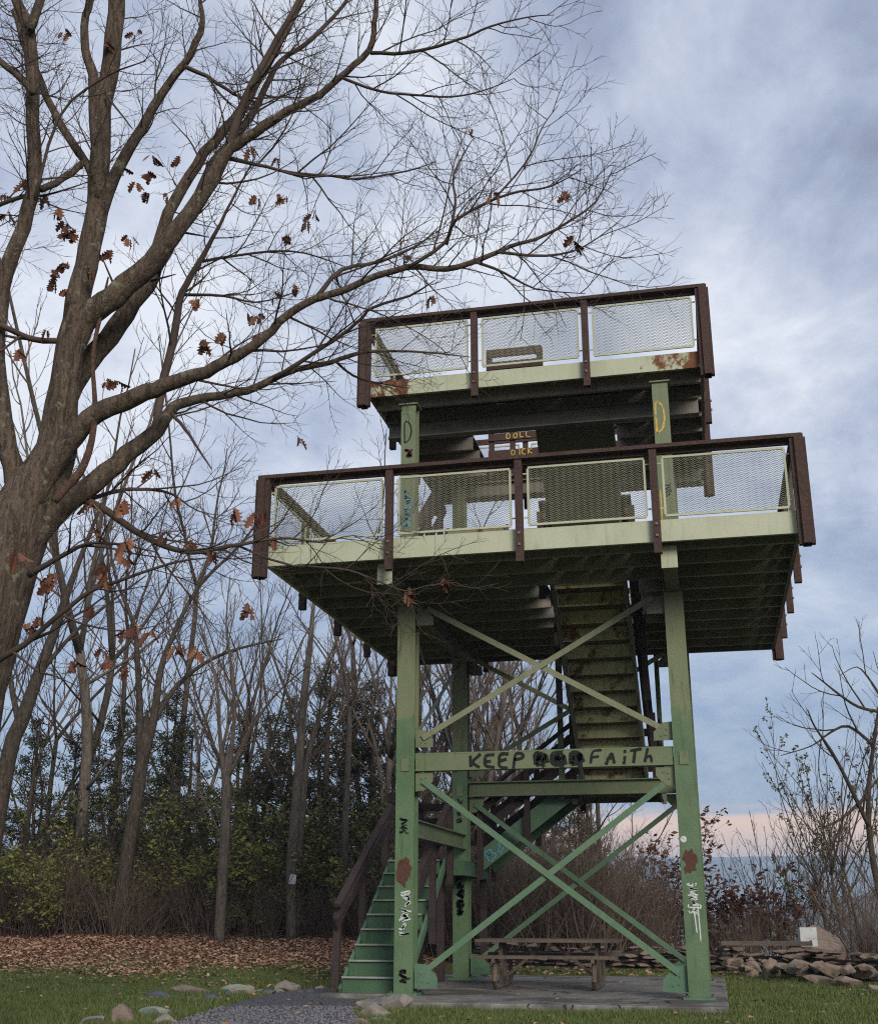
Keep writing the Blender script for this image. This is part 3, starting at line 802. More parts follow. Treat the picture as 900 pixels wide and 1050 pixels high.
# --- decks
R = random.Random(4)
WOODGAP = []
def deck(xl, xr, yf, yb, zf, fh, joist_y, jz0, jz1, hole, plank_z, fmat, names):
    """planks run in y on joists that run in x; hole = list of (x0, x1, y0, y1) left open for the stairs"""
    pm = MB(); x = xl + .03
    while x < xr - .03:
        wd = .092; gap = .048
        x1 = min(x + wd, xr - .03)
        segs = [(yf + .06, yb - .06)]
        for hx0, hx1, hy0, hy1 in hole:
            if x1 > hx0 and x < hx1:
                ns = []
                for a, b_ in segs:
                    if hy0 > a: ns.append((a, min(b_, hy0)))
                    if hy1 < b_: ns.append((max(a, hy1), b_))
                segs = [s for s in ns if s[1] - s[0] > .05]
        dz = R.uniform(-.003, .003)
        for a, b_ in segs: pm.box(x, x1, a, b_, plank_z + dz, plank_z + .026 + dz)
        if x1 + gap < xr - .04:                      # upper boards close the joints, not everywhere tightly
            sl = R.choice((-.02, -.02, -.02, -.015, .003)) if x1 > 0 else -.02
            for a, b_ in segs: pm.box(x1 + sl * .5 - .004, x1 + gap - sl, a, b_, plank_z + .03 + dz, plank_z + .05 + dz)
        x = x1 + gap
    floor = part('deck_floor', pm, 'plank')
    for jy in joist_y:
        segs = [(xl + .05, xr - .05)]
        for hx0, hx1, hy0, hy1 in hole:
            if hy0 - .03 < jy < hy1 + .03:
                ns = []
                for a, b_ in segs:
                    if hx0 > a: ns.append((a, min(b_, hx0 - .03)))
                    if hx1 < b_: ns.append((max(a, hx1 + .03), b_))
                segs = ns
        for a, b_ in segs:
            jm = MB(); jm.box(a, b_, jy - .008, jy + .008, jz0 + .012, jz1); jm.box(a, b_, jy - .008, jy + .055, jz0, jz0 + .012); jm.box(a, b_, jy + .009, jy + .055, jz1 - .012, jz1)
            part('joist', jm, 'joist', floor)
    for (p, q, ins) in (((xl, yf + .03), (xr, yf + .03), (0, 1)), ((xl, yb - .03), (xr, yb - .03), (0, -1)), ((xl + .03, yf + .06), (xl + .03, yb - .06), (1, 0)), ((xr - .03, yf + .06), (xr - .03, yb - .06), (-1, 0))):
        fm = MB(); fm.bar((*p, zf + fh / 2), (*q, zf + fh / 2), .05, fh)
        fs = part('fascia', fm, fmat if ins != (-1, 0) and ins != (0, -1) else 'under', floor)
    return floor

LX, LYF, LYB, LZ = 3.42, -1.52, 5.36, 5.335
lj = [-1.10 + .66 * i for i in range(10)]
holeL = [(.02, 1.30, .25, 2.5)]
low = deck(-LX, LX, LYF, LYB, LZ, .28, lj, 5.345, 5.545, holeL, 5.55, 'cream', None)
for x in (-H - .0, H + .0):
    g_ = MB(); g_.ibeam((x, -1.30, 5.193), (x, 5.15, 5.193), .17, .28); part('girder', g_, 'under')
    ep = MB(); ep.box(x - .10, x + .10, -1.318, -1.302, 5.05, 5.335); part('end_plate', ep, 'cream')
UX, UYF, UYB, UZ = 2.46, -.12, 4.95, 8.30
uj = [.22 + .62 * i for i in range(8)]
holeU = [(-1.25, 1.05, 1.15, 3.5)]
upd = deck(-UX, UX, UYF, UYB, UZ, .25, uj, 8.22, 8.44, holeU, 8.445, 'cream_rusty', None)
for y in (.78, 3.72):
    g_ = MB(); g_.ibeam((-UX + .1, y, 8.085), (UX - .1, y, 8.085), .16, .265); part('girder', g_, 'under')

# --- railings: posts, cap rail, expanded-metal panels
def mesh_fill(m, org, ax, L, Ht, n):
    """real diamond mesh: zigzag strands over the panel plane"""
    org = Vector(org); ax = Vector(ax).normalized(); n = Vector(n); z = Vector((0, 0, 1))
    cw, ch, sw = .082, .047, .0042
    rows = int(Ht / ch); ch = Ht / rows; nc = int(L / cw); cw = L / nc
    for r_ in range(rows):
        z0 = r_ * ch
        for s in (0, 1):
            k = 2 * nc
            top, bot = [], []
            for i in range(k + 1):
                up_ = (i + s) % 2
                zz = z0 + (ch * .5 if up_ else 0) if s == 0 else z0 + (ch * .5 if up_ else ch)
                off = n * (.004 if up_ == 0 else -.004)
                p = org + ax * (i * cw / 2) + z * zz + off
                top.append(p + z * sw + n * .0015); bot.append(p - z * sw - n * .0015)
            o = top + bot; K_ = k + 1
            m.raw(o, [(i, i + 1, K_ + i + 1, K_ + i) for i in range(k)])
def railing(p, q, n, zf, ztop, nb, ends, pmat='brown', drop=.17, skip=()):
    """one side from p to q (deck edge), outward normal n, nb bays"""
    p = Vector((*p, 0)); q = Vector((*q, 0)); n = Vector((*n, 0)); d = (q - p).normalized(); L = (q - p).length
    off = n * .052
    r1 = MB(); r1.bar(p + off * .8 + Vector((0, 0, ztop - .025)) - d * .10, q + off * .8 + Vector((0, 0, ztop - .025)) + d * .10, .155, .05)
    rail = part('top_rail', r1, pmat)
    r2 = MB(); r2.bar(p - n * .01 + Vector((0, 0, ztop - .078)) + d * .03, q - n * .01 + Vector((0, 0, ztop - .078)) - d * .03, .04, .052); part('rail_board', r2, pmat, rail)
    for i in range(nb + 1):
        t = i / nb
        c = p.lerp(q, t) + off
        pw = .095
        if ends and i in (0, nb):                    # a second post laps the corner
            e = c + d * (.045 if i == 0 else -.045) * -2.1; m = MB(); m.bar(e + Vector((0, 0, zf - drop)), e + Vector((0, 0, ztop - .052)), pw, pw, n); part('rail_post', m, pmat)
        m = MB(); m.bar(c + Vector((0, 0, zf - drop)), c + Vector((0, 0, ztop - .052)), pw, pw, n); po = part('rail_post', m, pmat)
        if i not in (0, nb):
            for zz in (zf + .05, zf + .2):
                bk = MB(); bk.bar(c + n * .049 + Vector((0, 0, zz)), c + n * .066 + Vector((0, 0, zz)), .03, .03); part('bolt', bk, 'under', po)
    for i in range(nb):
        if i in skip: continue
        a = p + d * (L * i / nb + .115) ; b_ = p + d * (L * (i + 1) / nb - .115); z0, z1 = zf + .325, ztop - .15
        o = n * .012
        m = MB()
        for (u, v) in (((a, z0), (b_, z0)), ((a, z1), (b_, z1))): m.bar(u[0] + o + Vector((0, 0, u[1])), v[0] + o + Vector((0, 0, v[1])), .022, .028)
        for u in (a, b_): m.bar(u + o + Vector((0, 0, z0 + .0145)), u + o + Vector((0, 0, z1 - .0145)), .028, .022, n)
        for zz in (z0 + .10, z1 - .08):                         # stand-off clips to the posts
            m.bar(a + o - d * .062 + Vector((0, 0, zz)), a + o - d * .0145 + Vector((0, 0, zz)), .01, .018); m.bar(b_ + o + d * .0145 + Vector((0, 0, zz)), b_ + o + d * .062 + Vector((0, 0, zz)), .01, .018)
        fr = part('panel_frame', m, 'cream')
        wm = MB(); mesh_fill(wm, a + o + d * .012 + Vector((0, 0, z0 + .012)), d, (b_ - a).length - .024, z1 - z0 - .024, n)
        part('wire_mesh', wm, 'wire', fr)
ZT = 6.585
railing((-LX, LYF), (LX, LYF), (0, -1), LZ, ZT, 4, 1)
railing((-LX, LYB), (-LX, LYF), (-1, 0), LZ, ZT, 4, 1)
railing((LX, LYF), (LX, LYB), (1, 0), LZ, ZT, 4, 1)
railing((LX, LYB), (-LX, LYB), (0, 1), LZ, ZT, 4, 1)
ZU = 9.555
railing((-UX, UYF), (UX, UYF), (0, -1), UZ, ZU, 3, 1)
railing((-UX, UYB), (-UX, UYF), (-1, 0), UZ, ZU, 3, 1)
railing((UX, UYF), (UX, UYB), (1, 0), UZ, ZU, 3, 1)
railing((UX, UYB), (-UX, UYB), (0, 1), UZ, ZU, 3, 1)

# --- stairs
def flight(a, b_, side, wd, n, smat, tmat, rails=(), pan=True, sides=(0, 1), nose=None, sht=.26, closed=None, ro=.075, rw=.15, tilt=(0, 0), boards=3):
    """a = bottom centre, b = top centre of the flight, side = unit vector across, n risers"""
    a = Vector(a); b_ = Vector(b_); side = Vector(side); run = Vector((b_.x - a.x, b_.y - a.y, 0)); rise = b_.z - a.z
    f = run.normalized(); tr = run.length / n; rs = rise / n; d = (b_ - a).normalized(); upn = side.cross(d)
    if upn.z < 0: upn = -upn
    st = []
    for s in (-1, 1):
        m = MB(); o = side * (s * wd / 2)
        m.bar(a + o, b_ + o, .045, sht, upn); st.append(part('stringer', m, smat))
    for i in range(n):
        p = a + f * (tr * i) + Vector((0, 0, rs * i)); m = MB(); hw = side * (wd / 2 - .03)
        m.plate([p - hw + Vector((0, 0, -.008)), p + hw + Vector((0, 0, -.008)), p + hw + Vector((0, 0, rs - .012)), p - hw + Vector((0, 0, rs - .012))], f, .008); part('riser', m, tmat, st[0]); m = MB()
        q = p + Vector((0, 0, rs)) - f * .025
        m.plate([q - hw, q + hw, q + hw + f * (tr + .02), q - hw + f * (tr + .02)], (0, 0, 1), .012)
        tr_o = part('tread', m, 'rust_and_shade' if tmat == 'tread' else tmat, st[0])
        if nose:
            e = MB(); e.bar(q - hw - f * .012 - Vector((0, 0, .006)), q + hw - f * .012 - Vector((0, 0, .006)), .022, .022); part('nosing', e, nose, st[0])
    if closed:
        m = MB(); o = side * (wd / 2 - .025); u = -upn * (sht / 2 + .004)
        m.plate([a - o + u, a + o + u, b_ + o + u, b_ - o + u], upn, .01); part('soffit_panel', m, closed)
    for s in rails:
        o = side * (s * (wd / 2 + ro))
        for k, (dz, hh, ww) in enumerate(((1.02, .05, rw), (.80, .13, .04), (.45, .13, .04))[:boards]):
            m = MB()
            m.bar(a + o + Vector((0, 0, dz + tilt[0])) - d * .12, b_ + o + Vector((0, 0, dz + tilt[1])) + d * .02, ww, hh, upn)
            if k == 0: hr = part('handrail', m, 'brown_dk')
            else: part('rail_board', m, 'brown_dk', hr)
        for t in (.03, .5, .97):
            c = a.lerp(b_, t) + o + side * (s * (.066 if ro > .05 else .05)); m = MB(); m.bar(c + Vector((0, 0, -.30)), c + Vector((0, 0, .985 + tilt[0] + (tilt[1] - tilt[0]) * t)), .09, .09, f); part('baluster', m, 'brown_dk', hr)
    return st
def landing(x0, x1, y0, y1, z, m='under'):
    b = MB(); b.box(x0, x1, y0, y1, z - .03, z)
    for yy in (y0, y1): b.box(x0, x1, yy - .02, yy + .02, z - .22, z - .031)
    for xx in (x0, x1): b.box(xx - .02, xx + .02, y0 + .021, y1 - .021, z - .22, z - .031)
    return part('landing', b, m)
XS1 = -2.35
f1 = flight((XS1, .28, 0.0), (XS1, 2.85, 1.75), (1, 0, 0), .86, 9, 'mint', 'tread_green', rails=(-1, 1), nose='nosing', sht=.12, ro=.035, rw=.10, tilt=(.13, -.20), boards=2)
landing(-2.86, -1.64, 2.85, 4.98, 1.75, 'tread_green')
for x, y in ((-2.82, 2.95), (-2.82, 4.94), (-2.02, 2.95), (-1.72, 4.94)):
    m = MB(); m.box(x - .05, x + .05, y - .05, y + .05, 0, 1.52); part('landing_post', m, 'brown_dk')
def board_rail(p, q, zs, post_z, pts, m='brown_dk', hb=.13):
    p = Vector(p); q = Vector(q)
    for i, z in enumerate(zs):
        b = MB(); b.bar((p.x, p.y, z), (q.x, q.y, z), .04, hb)
        if i == 0: r = part('guard_rail', b, m)
        else: part('rail_board', b, m, r)
    for t in pts:
        c = p.lerp(q, t); b = MB(); b.box(c.x - .045, c.x + .045, c.y + .021, c.y + .10, post_z[0], post_z[1]); part('guard_post', b, m, r)
    return r
board_rail((-2.86, 4.98, 0), (-1.64, 4.98, 0), (2.73, 2.48, 2.14), (1.55, 2.82), (.03, .97))
b = MB(); 
lg = None
for i, z in enumerate((2.73, 2.48, 2.14)):
    b = MB(); b.bar((-2.88, 2.9, z), (-2.88, 4.95, z), .04, .13)
    if lg is None: lg = part('guard_rail', b, 'brown_dk')
    else: part('rail_board', b, 'brown_dk', lg)
f2 = flight((-1.60, 4.42, 1.75), (.06, 4.42, 2.97), (0, 1, 0), 1.0, 7, 'mint', 'tread_green', rails=(-1, 1), sht=.28)
ink([[(u * .22, v * .17) for u, v in l] for l in GL['B'] + [[(.9, .2), (1.3, .6), (1.5, 1.1)], [(1.0, .0), (1.5, .3)]]], (-1.42, 4.42 - .5 - .0235, 1.76), .03, 'ink_blue', f2[0], Vector((.81, 0, .59)), Vector((-.59, 0, .81)), (0, -1, 0))
landing(.0, 1.36, 3.88, 4.98, 2.97)
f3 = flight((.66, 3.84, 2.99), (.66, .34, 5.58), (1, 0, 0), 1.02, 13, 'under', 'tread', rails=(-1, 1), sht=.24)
for x in (-.02, 1.38):
    m = MB(); m.box(x - .04, x + .04, 4.99, 5.07, 2.72, 5.30); part('hanger', m, 'olive')
m = MB(); m.box(-.24, -.15, 3.80, 3.88, 2.72, 5.30); part('hanger', m, 'olive')
for i, z in enumerate((3.92, 3.62, 3.32)):
    b = MB(); b.bar((1.40, 3.9, z), (1.40, 4.96, z), .04, .13)
    if i == 0: lg = part('guard_rail', b, 'brown_dk')
    else: part('rail_board', b, 'brown_dk', lg)
board_rail((.0, 5.0, 0), (1.38, 5.0, 0), (3.92, 3.62, 3.32), (2.75, 4.0), (.03, .97))
# deck-to-deck stairs: up to a landing at the back, then doubling back toward the opening
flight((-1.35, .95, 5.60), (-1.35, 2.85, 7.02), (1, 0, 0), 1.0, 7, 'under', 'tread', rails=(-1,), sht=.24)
landing(-1.95, 1.15, 2.88, 3.95, 7.05)
flight((.46, 2.85, 7.08), (.46, 1.18, 8.46), (1, 0, 0), 1.16, 7, 'olive', 'tread_green', sht=.26, closed='olive')
for x, y in ((-1.92, 3.9), (1.10, 3.9), (-.55, 3.9)):
    m = MB(); m.box(x - .05, x + .05, y - .05, y + .05, 5.592, 6.83); part('landing_post', m, 'olive')
gr = board_rail((-1.28, 3.56, 0), (1.08, 3.56, 0), (9.34, 9.01, 8.69), (8.30, 9.40), (.02, .18, .55, .98), 'brown')
q1 = atY(518, 450, 3.53); q2 = atY(524, 467, 3.53)
# sprayed words on the guard boards behind the stair opening
for txt, px, py, zc in (('DOLL', 519, 449, 9.01), ('DICK', 524, 466, 8.69)):
    o = atY(px, py, 3.53); ink(word(txt, .105, 1.12, 3), (o.x, 3.56 - .0205, zc - .05), .018, 'ink_yellow', gr)
board_rail((-.86, 1.08, 0), (.02, 1.08, 0), (9.42, 9.20), (8.49, 9.47), (.04, .96), 'brown')
for px in (628,):
    c = atY(px, 360, 2.3); m = MB(); m.box(c.x - .06, c.x + .06, 2.25, 2.36, 8.49, 9.62); part('guard_post', m, 'brown')

# ------------------------------------------------------------------ picnic tables
def picnic(cx, cy, L, label, rz=0.0, m='weathered', zt=.64):
    root = empty('picnic_table', (cx, cy, 0.0), label, 'picnic table')
    z0 = 0.0
    for k in range(5):
        y = cy - .34 + .17 * k; b = MB(); b.box(cx - L / 2, cx + L / 2, y - .078, y + .078, zt - .04, zt)
        if k == 0: tp = b.build('tabletop', m, root)
        else: b.build('top_board', m, tp)
    for s in (-1, 1):
        b = MB(); b.box(cx - L / 2, cx + L / 2, cy + s * .70 - .12, cy + s * .70 + .12, .40, .44); b.build('seat', m, root)
    for s in (-1, 1):
        x = cx + s * (L / 2 - .32)
        b = MB()
        b.tube([(x, cy - .62, .38), (x, cy - .72, .12), (x, cy - .60, .035), (x, cy - .3, .03), (x, cy + .3, .03), (x, cy + .60, .035), (x, cy + .72, .12), (x, cy + .62, .38)], [.034] * 8, 8)
        for yy in (-.16, .16): b.bar((x, cy + yy, .03), (x, cy + yy, zt - .042), .05, .05, (1, 0, 0))
        fr = b.build('pipe_frame', m, root)
        b = MB(); b.bar((x, cy - .82, .375), (x, cy + .82, .375), .045, .05); b.build('seat_bearer', m, fr)
        b = MB(); b.bar((x - s * .02, cy, .12), (x - s * .62, cy, zt - .05), .04, .04, (0, 1, 0)); b.build('diagonal_brace', m, fr)
    return root
picnic(-.22, 1.9, 1.98, 'brown picnic table with pipe legs standing on the concrete pad under the tower')

# ------------------------------------------------------------------ trees
def rdir(R):
    while True:
        v = Vector((R.uniform(-1, 1), R.uniform(-1, 1), R.uniform(-1, 1)))
        if .05 < v.length < 1: return v.normalized()
def limb_pts(p, d, L, R, wig, up, nseg):
    """a wandering branch"""
    pts = [p.copy()]; d = d.normalized(); st = L / nseg
    for i in range(nseg):
        d = (d + rdir(R) * wig + Vector((0, 0, up))).normalized(); p = p + d * st; pts.append(p)
    return pts
def sub(mb, pts, r0, r1, R, level, spec, tips=None, t0=0.25):
    """twigs along a branch (pts, tapering r0 -> r1); spec[level] = (spacing, length, spread, up, wiggle, segs, sides, rmin)"""
    if level >= len(spec): return
    sp, ln, spread, up, wig, ns, sd_, rmin = spec[level]
    seg = [(b - a).length for a, b in zip(pts, pts[1:])]; tot = sum(seg)
    s = tot * t0 + R.uniform(0, sp); side = R.uniform(0, 6.28)
    while s < tot:
        u = s; i = 0
        while i < len(seg) - 1 and u > seg[i]: u -= seg[i]; i += 1
        f = min(1, u / max(seg[i], 1e-6)); p = pts[i].lerp(pts[i + 1], f); d = (pts[i + 1] - pts[i]).normalized()
        t = s / tot; rr = r0 + (r1 - r0) * t
        side += 2.4 + R.uniform(-.6, .6)
        a = d.cross(Vector((0.2, 0.1, 1)));
        if a.length < .1: a = d.cross(Vector((1, 0, 0)))
        a.normalize(); b = d.cross(a)
        o = a * math.cos(side) + b * math.sin(side)
        ang = spread * R.uniform(.7, 1.25)
        nd = d * math.cos(ang) + o * math.sin(ang)
        l = ln * R.uniform(.5, 1.2) * (1.2 - .8 * t)
        cr = max(rmin, min(rr * .62, l * .013 + rmin * .4))
        q = limb_pts(p, nd, l, R, wig, up, ns)
        rad = [cr + (rmin * .55 - cr) * (k / ns) for k in range(ns + 1)]
        mb.tube(q, rad, sd_, False)
        if tips is not None and level >= 1: tips.append(q[-1]); tips.append(q[ns // 2])
        sub(mb, q, cr, rmin * .55, R, level + 1, spec, tips, .18)
        s += sp * R.uniform(.6, 1.4)
def smooth_path(P, Rr, n=3):
    """Catmull-Rom through the given joints"""
    Q, q = [], []
    for i in range(len(P) - 1):
        a, b, c, d = P[max(i - 1, 0)], P[i], P[i + 1], P[min(i + 2, len(P) - 1)]
        for k in range(n):
            t = k / n
            Q.append(.5 * ((2 * b) + (c - a) * t + (2 * a - 5 * b + 4 * c - d) * t * t + (3 * b - a - 3 * c + d) * t ** 3)); q.append(Rr[i] + (Rr[i + 1] - Rr[i]) * t)
    Q.append(P[-1]); q.append(Rr[-1]); return Q, q

def oak():
    D0 = 8.6; R = random.Random(12); k0 = D0 / FPX
    base = atD(-108, 1095, D0); base.z = ground(base.x, base.y)
    root = empty('oak_tree', base, 'large bare oak leaning in from the left with clusters of brown leaves', 'tree')
    trunk = MB(); crown = MB(); tips = []
    SP = [(0.135, 0.95, .85, .05, .17, 6, 4, .0040), (0.10, 0.46, .80, .05, .20, 4, 3, .0026), (0.065, 0.21, .75, .05, .22, 3, 3, .0018)]
    def L(px, dep=(0, 0), into=None, sides=8, sub0=None, grow=True, t0=.22):
        P, Rr = [], []
        for i, (x, y, wpx) in enumerate(px):
            t = i / (len(px) - 1); D = D0 + dep[0] + (dep[1] - dep[0]) * t
            P.append(atD(x, y, D)); Rr.append(max(.0022, (wpx * .86 if wpx < 40 else wpx - 5) * 0.5 * (P[-1] - CAMP).length / FPX))
        Q, q = smooth_path(P, Rr)
        for i in range(1, len(Q) - 1): Q[i] = Q[i] + rdir(R) * min(q[i] * .22, .012)
        (into or crown).tube(Q, q, sides)
        if grow: sub(crown, Q, min(q[0], .03), q[-1], R, 0, SP, tips, t0)
        return Q
    # trunk and leaders
    L([(-112, 1110, 118), (-92, 1030, 100), (-65, 880, 88), (-42, 740, 80), (-18, 640, 78), (14, 550, 70), (38, 500, 58), (57, 460, 44), (66, 393, 32), (76, 330, 28), (89, 272, 25), (101, 214, 24), (102, 170, 22), (105, 110, 20), (115, 60, 19), (121, -10, 17), (124, -70, 13), (132, -160, 6)], into=trunk, sides=14, t0=.62)
    L([(103, 205, 17), (100, 160, 14), (97, 110, 12), (96, 76, 11), (88, 50, 9), (88, 15, 8), (95, -10, 8), (100, -80, 4)], (-.05, -.4), trunk, 8, t0=.6)
    L([(20, 566, 26), (20, 520, 27), (12, 478, 23), (3, 430, 20), (-4, 370, 19), (2, 296, 18), (23, 233, 16), (35, 175, 15), (33, 97, 14), (29, 27, 14), (12, -10, 9), (-4, -70, 4)], (0, -.5), trunk, 8, t0=.5)
    L([(30, 30, 11), (43, -5, 9), (58, -70, 4)], (-.5, -.6), trunk, 7)
    # big right-hand leaders
    L([(50, 485, 30), (60, 430, 33), (74, 355, 29), (92, 322, 29), (117, 303, 28), (156, 268, 25), (183, 233, 20), (216, 185, 16.5), (236, 152, 14), (262, 136, 11.5), (295, 113, 9.5), (327, 97, 8), (354, 74, 7.5), (378, 51, 7), (384, 23, 6), (386, -4, 5), (392, -60, 2)], (0, -.8), trunk, 10, t0=.45)
    L([(62, 440, 22), (74, 395, 26), (112, 345, 24), (135, 312, 22), (156, 282, 19), (167, 233, 14), (187, 194, 13), (210, 156, 12), (241, 120, 11), (272, 70, 10), (288, 39, 9), (307, 2, 8), (335, -60, 4)], (.15, .5), trunk, 8, t0=.35)
    L([(160, 276, 13), (176, 250, 11), (195, 218, 10), (218, 167, 9), (249, 132, 9), (272, 90, 7), (288, 62, 6), (319, 40, 5), (352, 5, 4), (380, -40, 2)], (.2, .8), None, 7, t0=.3)
    L([(380, 54, 4.5), (417, 54, 4), (448, 47, 3.5), (479, 37, 3), (502, 27, 2.5), (541, 17, 1.6), (568, 15, .8)], (-.7, -1.1), None, 6, t0=.05)
    L([(352, 80, 3.5), (389, 93, 3), (424, 97, 2.6), (463, 99, 2.2), (494, 93, 1.6), (527, 80, .8)], (-.6, -.3), None, 6, t0=.05)
    L([(228, 160, 6), (262, 168, 4), (300, 177, 3.2), (340, 180, 2.8), (366, 183, 2.5), (417, 175, 2), (446, 166, .8)], (-.35, .3), None, 6, t0=.1)
    L([(222, 176, 13), (236, 145, 10), (252, 100, 8), (278, 50, 7), (300, 12, 6), (330, -50, 3)], (-.35, -.5), None, 7, t0=.2)
    L([(102, 222, 17), (112, 194, 14), (135, 150, 12), (170, 90, 9), (195, 55, 8), (208, 22, 6), (204, -6, 4), (205, -50, 2)], (0, -.6), trunk, 8, t0=.25)
    L([(190, 68, 5), (212, 78, 4.5), (240, 96, 3.5), (262, 104, 2)], (-.5, -.2), None, 6)
    L([(158, 446, 13), (163, 420, 10), (169, 385, 9.5), (181, 330, 9), (187, 299, 8), (202, 272, 7), (226, 229, 4), (237, 206, 3), (262, 160, 1.2)], (.1, .9), None, 7, t0=.25)
    L([(205, 268, 4), (240, 262, 3.2), (296, 257, 2.5), (340, 268, 1.6), (372, 282, .8)], (.7, 1.2), None, 6, t0=.1)
    L([(187, 302, 4), (230, 303, 3), (262, 310, 2), (300, 300, 1)], (.6, .2), None, 6, t0=.1)
    # long low limbs reaching over the tower
    L([(36, 520, 20), (54, 480, 24), (76, 447, 24), (101, 424, 23), (139, 408, 21), (169, 395, 18), (211, 381, 15), (241, 366, 13), (270, 347, 11), (295, 323, 9.5), (323, 307, 9), (350, 298, 8.5), (378, 286, 8), (417, 274, 7.5), (456, 276, 7), (487, 268, 6.5), (522, 253, 5), (549, 245, 4), (580, 229, 3), (611, 206, 2), (629, 171, .8)], (-.1, -1.0), trunk, 9, t0=.28)
    L([(418, 274, 5), (456, 249, 4.5), (467, 226, 4), (502, 206, 3.4), (533, 196, 3), (564, 191, 2.2), (598, 173, .8)], (-.75, -1.2), None, 6, t0=.08)
    L([(458, 250, 4), (467, 210, 3.2), (465, 179, 2.5), (484, 143, 1)], (-.8, -.4), None, 6, t0=.1)
    L([(487, 268, 4), (518, 280, 3), (549, 296, 2), (600, 301, .8)], (-.9, -1.3), None, 6, t0=.05)
    L([(510, 258, 4), (560, 262, 3), (600, 252, 2), (640, 222, .8)], (-.9, -.5), None, 6, t0=.05)
    L([(505, 205, 3), (540, 165, 2.4), (556, 130, 1.6), (572, 108, .8)], (-1.0, -.7), None, 6, t0=.05)
    L([(326, 303, 6), (350, 276, 5), (390, 268, 4), (430, 250, 2.5), (450, 232, 1)], (-.5, .1), None, 6, t0=.1)
    L([(2, 610, 26), (24, 565, 30), (60, 523, 27), (97, 495, 24), (131, 465, 21), (160, 442, 18), (173, 423, 14), (190, 412, 12), (224, 406, 10), (253, 400, 9.5), (279, 389, 8.5), (304, 379, 7.5), (338, 372, 6), (367, 362, 4.5), (393, 360, 3.5), (437, 361, 2.4), (482, 366, 1)], (-.1, .6), trunk, 9, t0=.35)
    L([(281, 388, 6), (321, 362, 5), (350, 343, 4.5), (370, 327, 4), (382, 315, 3.6), (420, 303, 3), (446, 287, 1)], (.3, -.2), None, 7, t0=.1)
    L([(345, 371, 4), (362, 385, 3), (385, 392, 2), (420, 398, 1)], (.5, .8), None, 6, t0=.05)
    L([(70, 508, 9), (84, 512, 9.5), (110, 524, 9), (139, 545, 8), (169, 560, 7), (198, 566, 6), (236, 560, 5), (270, 554, 3.6), (296, 552, 3), (330, 556, 2.2), (362, 549, 1.2), (396, 556, .7)], (0, .4), None, 7, t0=.2)
    L([(272, 572, 3), (300, 580, 2.8), (319, 581, 2.6), (357, 585, 2.4), (388, 596, 2.2), (415, 606, 1.8), (440, 600, 1.2), (468, 597, .7)], (.3, .1), None, 6, t0=.15)
    L([(245, 560, 3), (272, 572, 3)], (.3, .3), None, 6, grow=False)
    L([(70, 515, 7), (91, 512, 6), (122, 503, 5), (152, 502, 4), (177, 507, 3), (203, 524, 1.5), (240, 530, .7)], (.1, .7), None, 6, t0=.2)
    L([(30, 590, 8), (60, 572, 6), (90, 558, 4), (120, 558, 3), (160, 566, 1.2)], (-.2, -.7), None, 6, t0=.2)
    L([(-45, 716, 11), (-20, 692, 10), (0, 676, 8), (25, 661, 7), (59, 632, 6), (93, 606, 5), (127, 594, 4), (177, 577, 3), (215, 572, 1)], (-.2, -.9), None, 6, t0=.25)
    L([(82, 158, 10), (54, 113, 8), (39, 78, 8), (25, 45, 7), (14, 10, 5)], (.0, .4), trunk, 7, t0=.3)
    L([(103, 194, 10), (94, 178, 9.5), (82, 157, 9)], (0, 0), trunk, 7, grow=False)
    L([(86, 166, 7), (66, 182, 8), (42, 194, 8)], (0, -.3), trunk, 7, grow=False)
    L([(70, 350, 7), (44, 349, 7), (22, 343, 7), (0, 333, 6.5), (-40, 310, 4), (-100, 290, 1)], (0, -.5), None, 7, t0=.1)
    L([(36, 205, 4), (60, 120, 3), (105, 80, 2.5), (150, 62, 1)], (-.5, -.9), None, 6, t0=.1)
    L([(-100, -20, 1), (-60, 15, 4), (-30, 40, 6), (0, 62, 7), (24, 82, 7), (34, 96, 8)], (-.6, -.5), trunk, 7, t0=.1)
    L([(-90, 300, 1), (-30, 235, 4), (0, 210, 5), (40, 195, 5), (84, 170, 5)], (.3, 0), None, 6, t0=.1)
    L([(176, 424, 5), (190, 440, 4.2), (203, 460, 3), (217, 481, 1.6)], (-.15, -.3), None, 6, grow=False)
    for a, b in (((183, 237), (214, 243)), ((155, 288), (180, 281)), ((108, 96), (136, 132)), ((120, 300), (104, 262))):
        L([(*a, 3.4), (*b, 1.2)], (-.1, -.3), None, 6, grow=False)
    tr = trunk.build('trunk', 'oak', root, smooth=True); cr = crown.build('branches', 'twig', root, smooth=True)
    vine = MB(); crown_, tmp = crown, vine
    Pv = [(56, 514, 8), (68, 500, 9), (82, 484, 9), (92, 460, 8), (97, 430, 7), (97, 406, 6), (95, 372, 5), (98, 346, 5), (104, 320, 5), (107, 303, 4), (111, 284, 2)]
    P, Rr = [], []
    for i, (x, y, wp) in enumerate(Pv):
        P.append(atD(x, y, D0 - .33 + .02 * i)); Rr.append(wp * .5 * k0)
    Q, q = smooth_path(P, Rr); vine.tube(Q, q, 6); vine.build('dead_branch', 'vine', root, smooth=True)
    # the few leaves still hanging: each cluster on the twig that is nearest to where it shows
    TP = np.array([tuple(t) for t in tips]); rel = TP - np.array(CAMP); dep = rel @ np.array(FW)
    tx = 450 + FPX * (rel @ np.array(RT)) / dep; ty = 525 - FPX * (rel @ np.array(UP)) / dep
    lv = MB()
    prof = [(0, 0), (.12, .10), (.2, .30), (.3, .14), (.42, .42), (.52, .18), (.66, .44), (.76, .18), (.9, .26), (1, .06)]
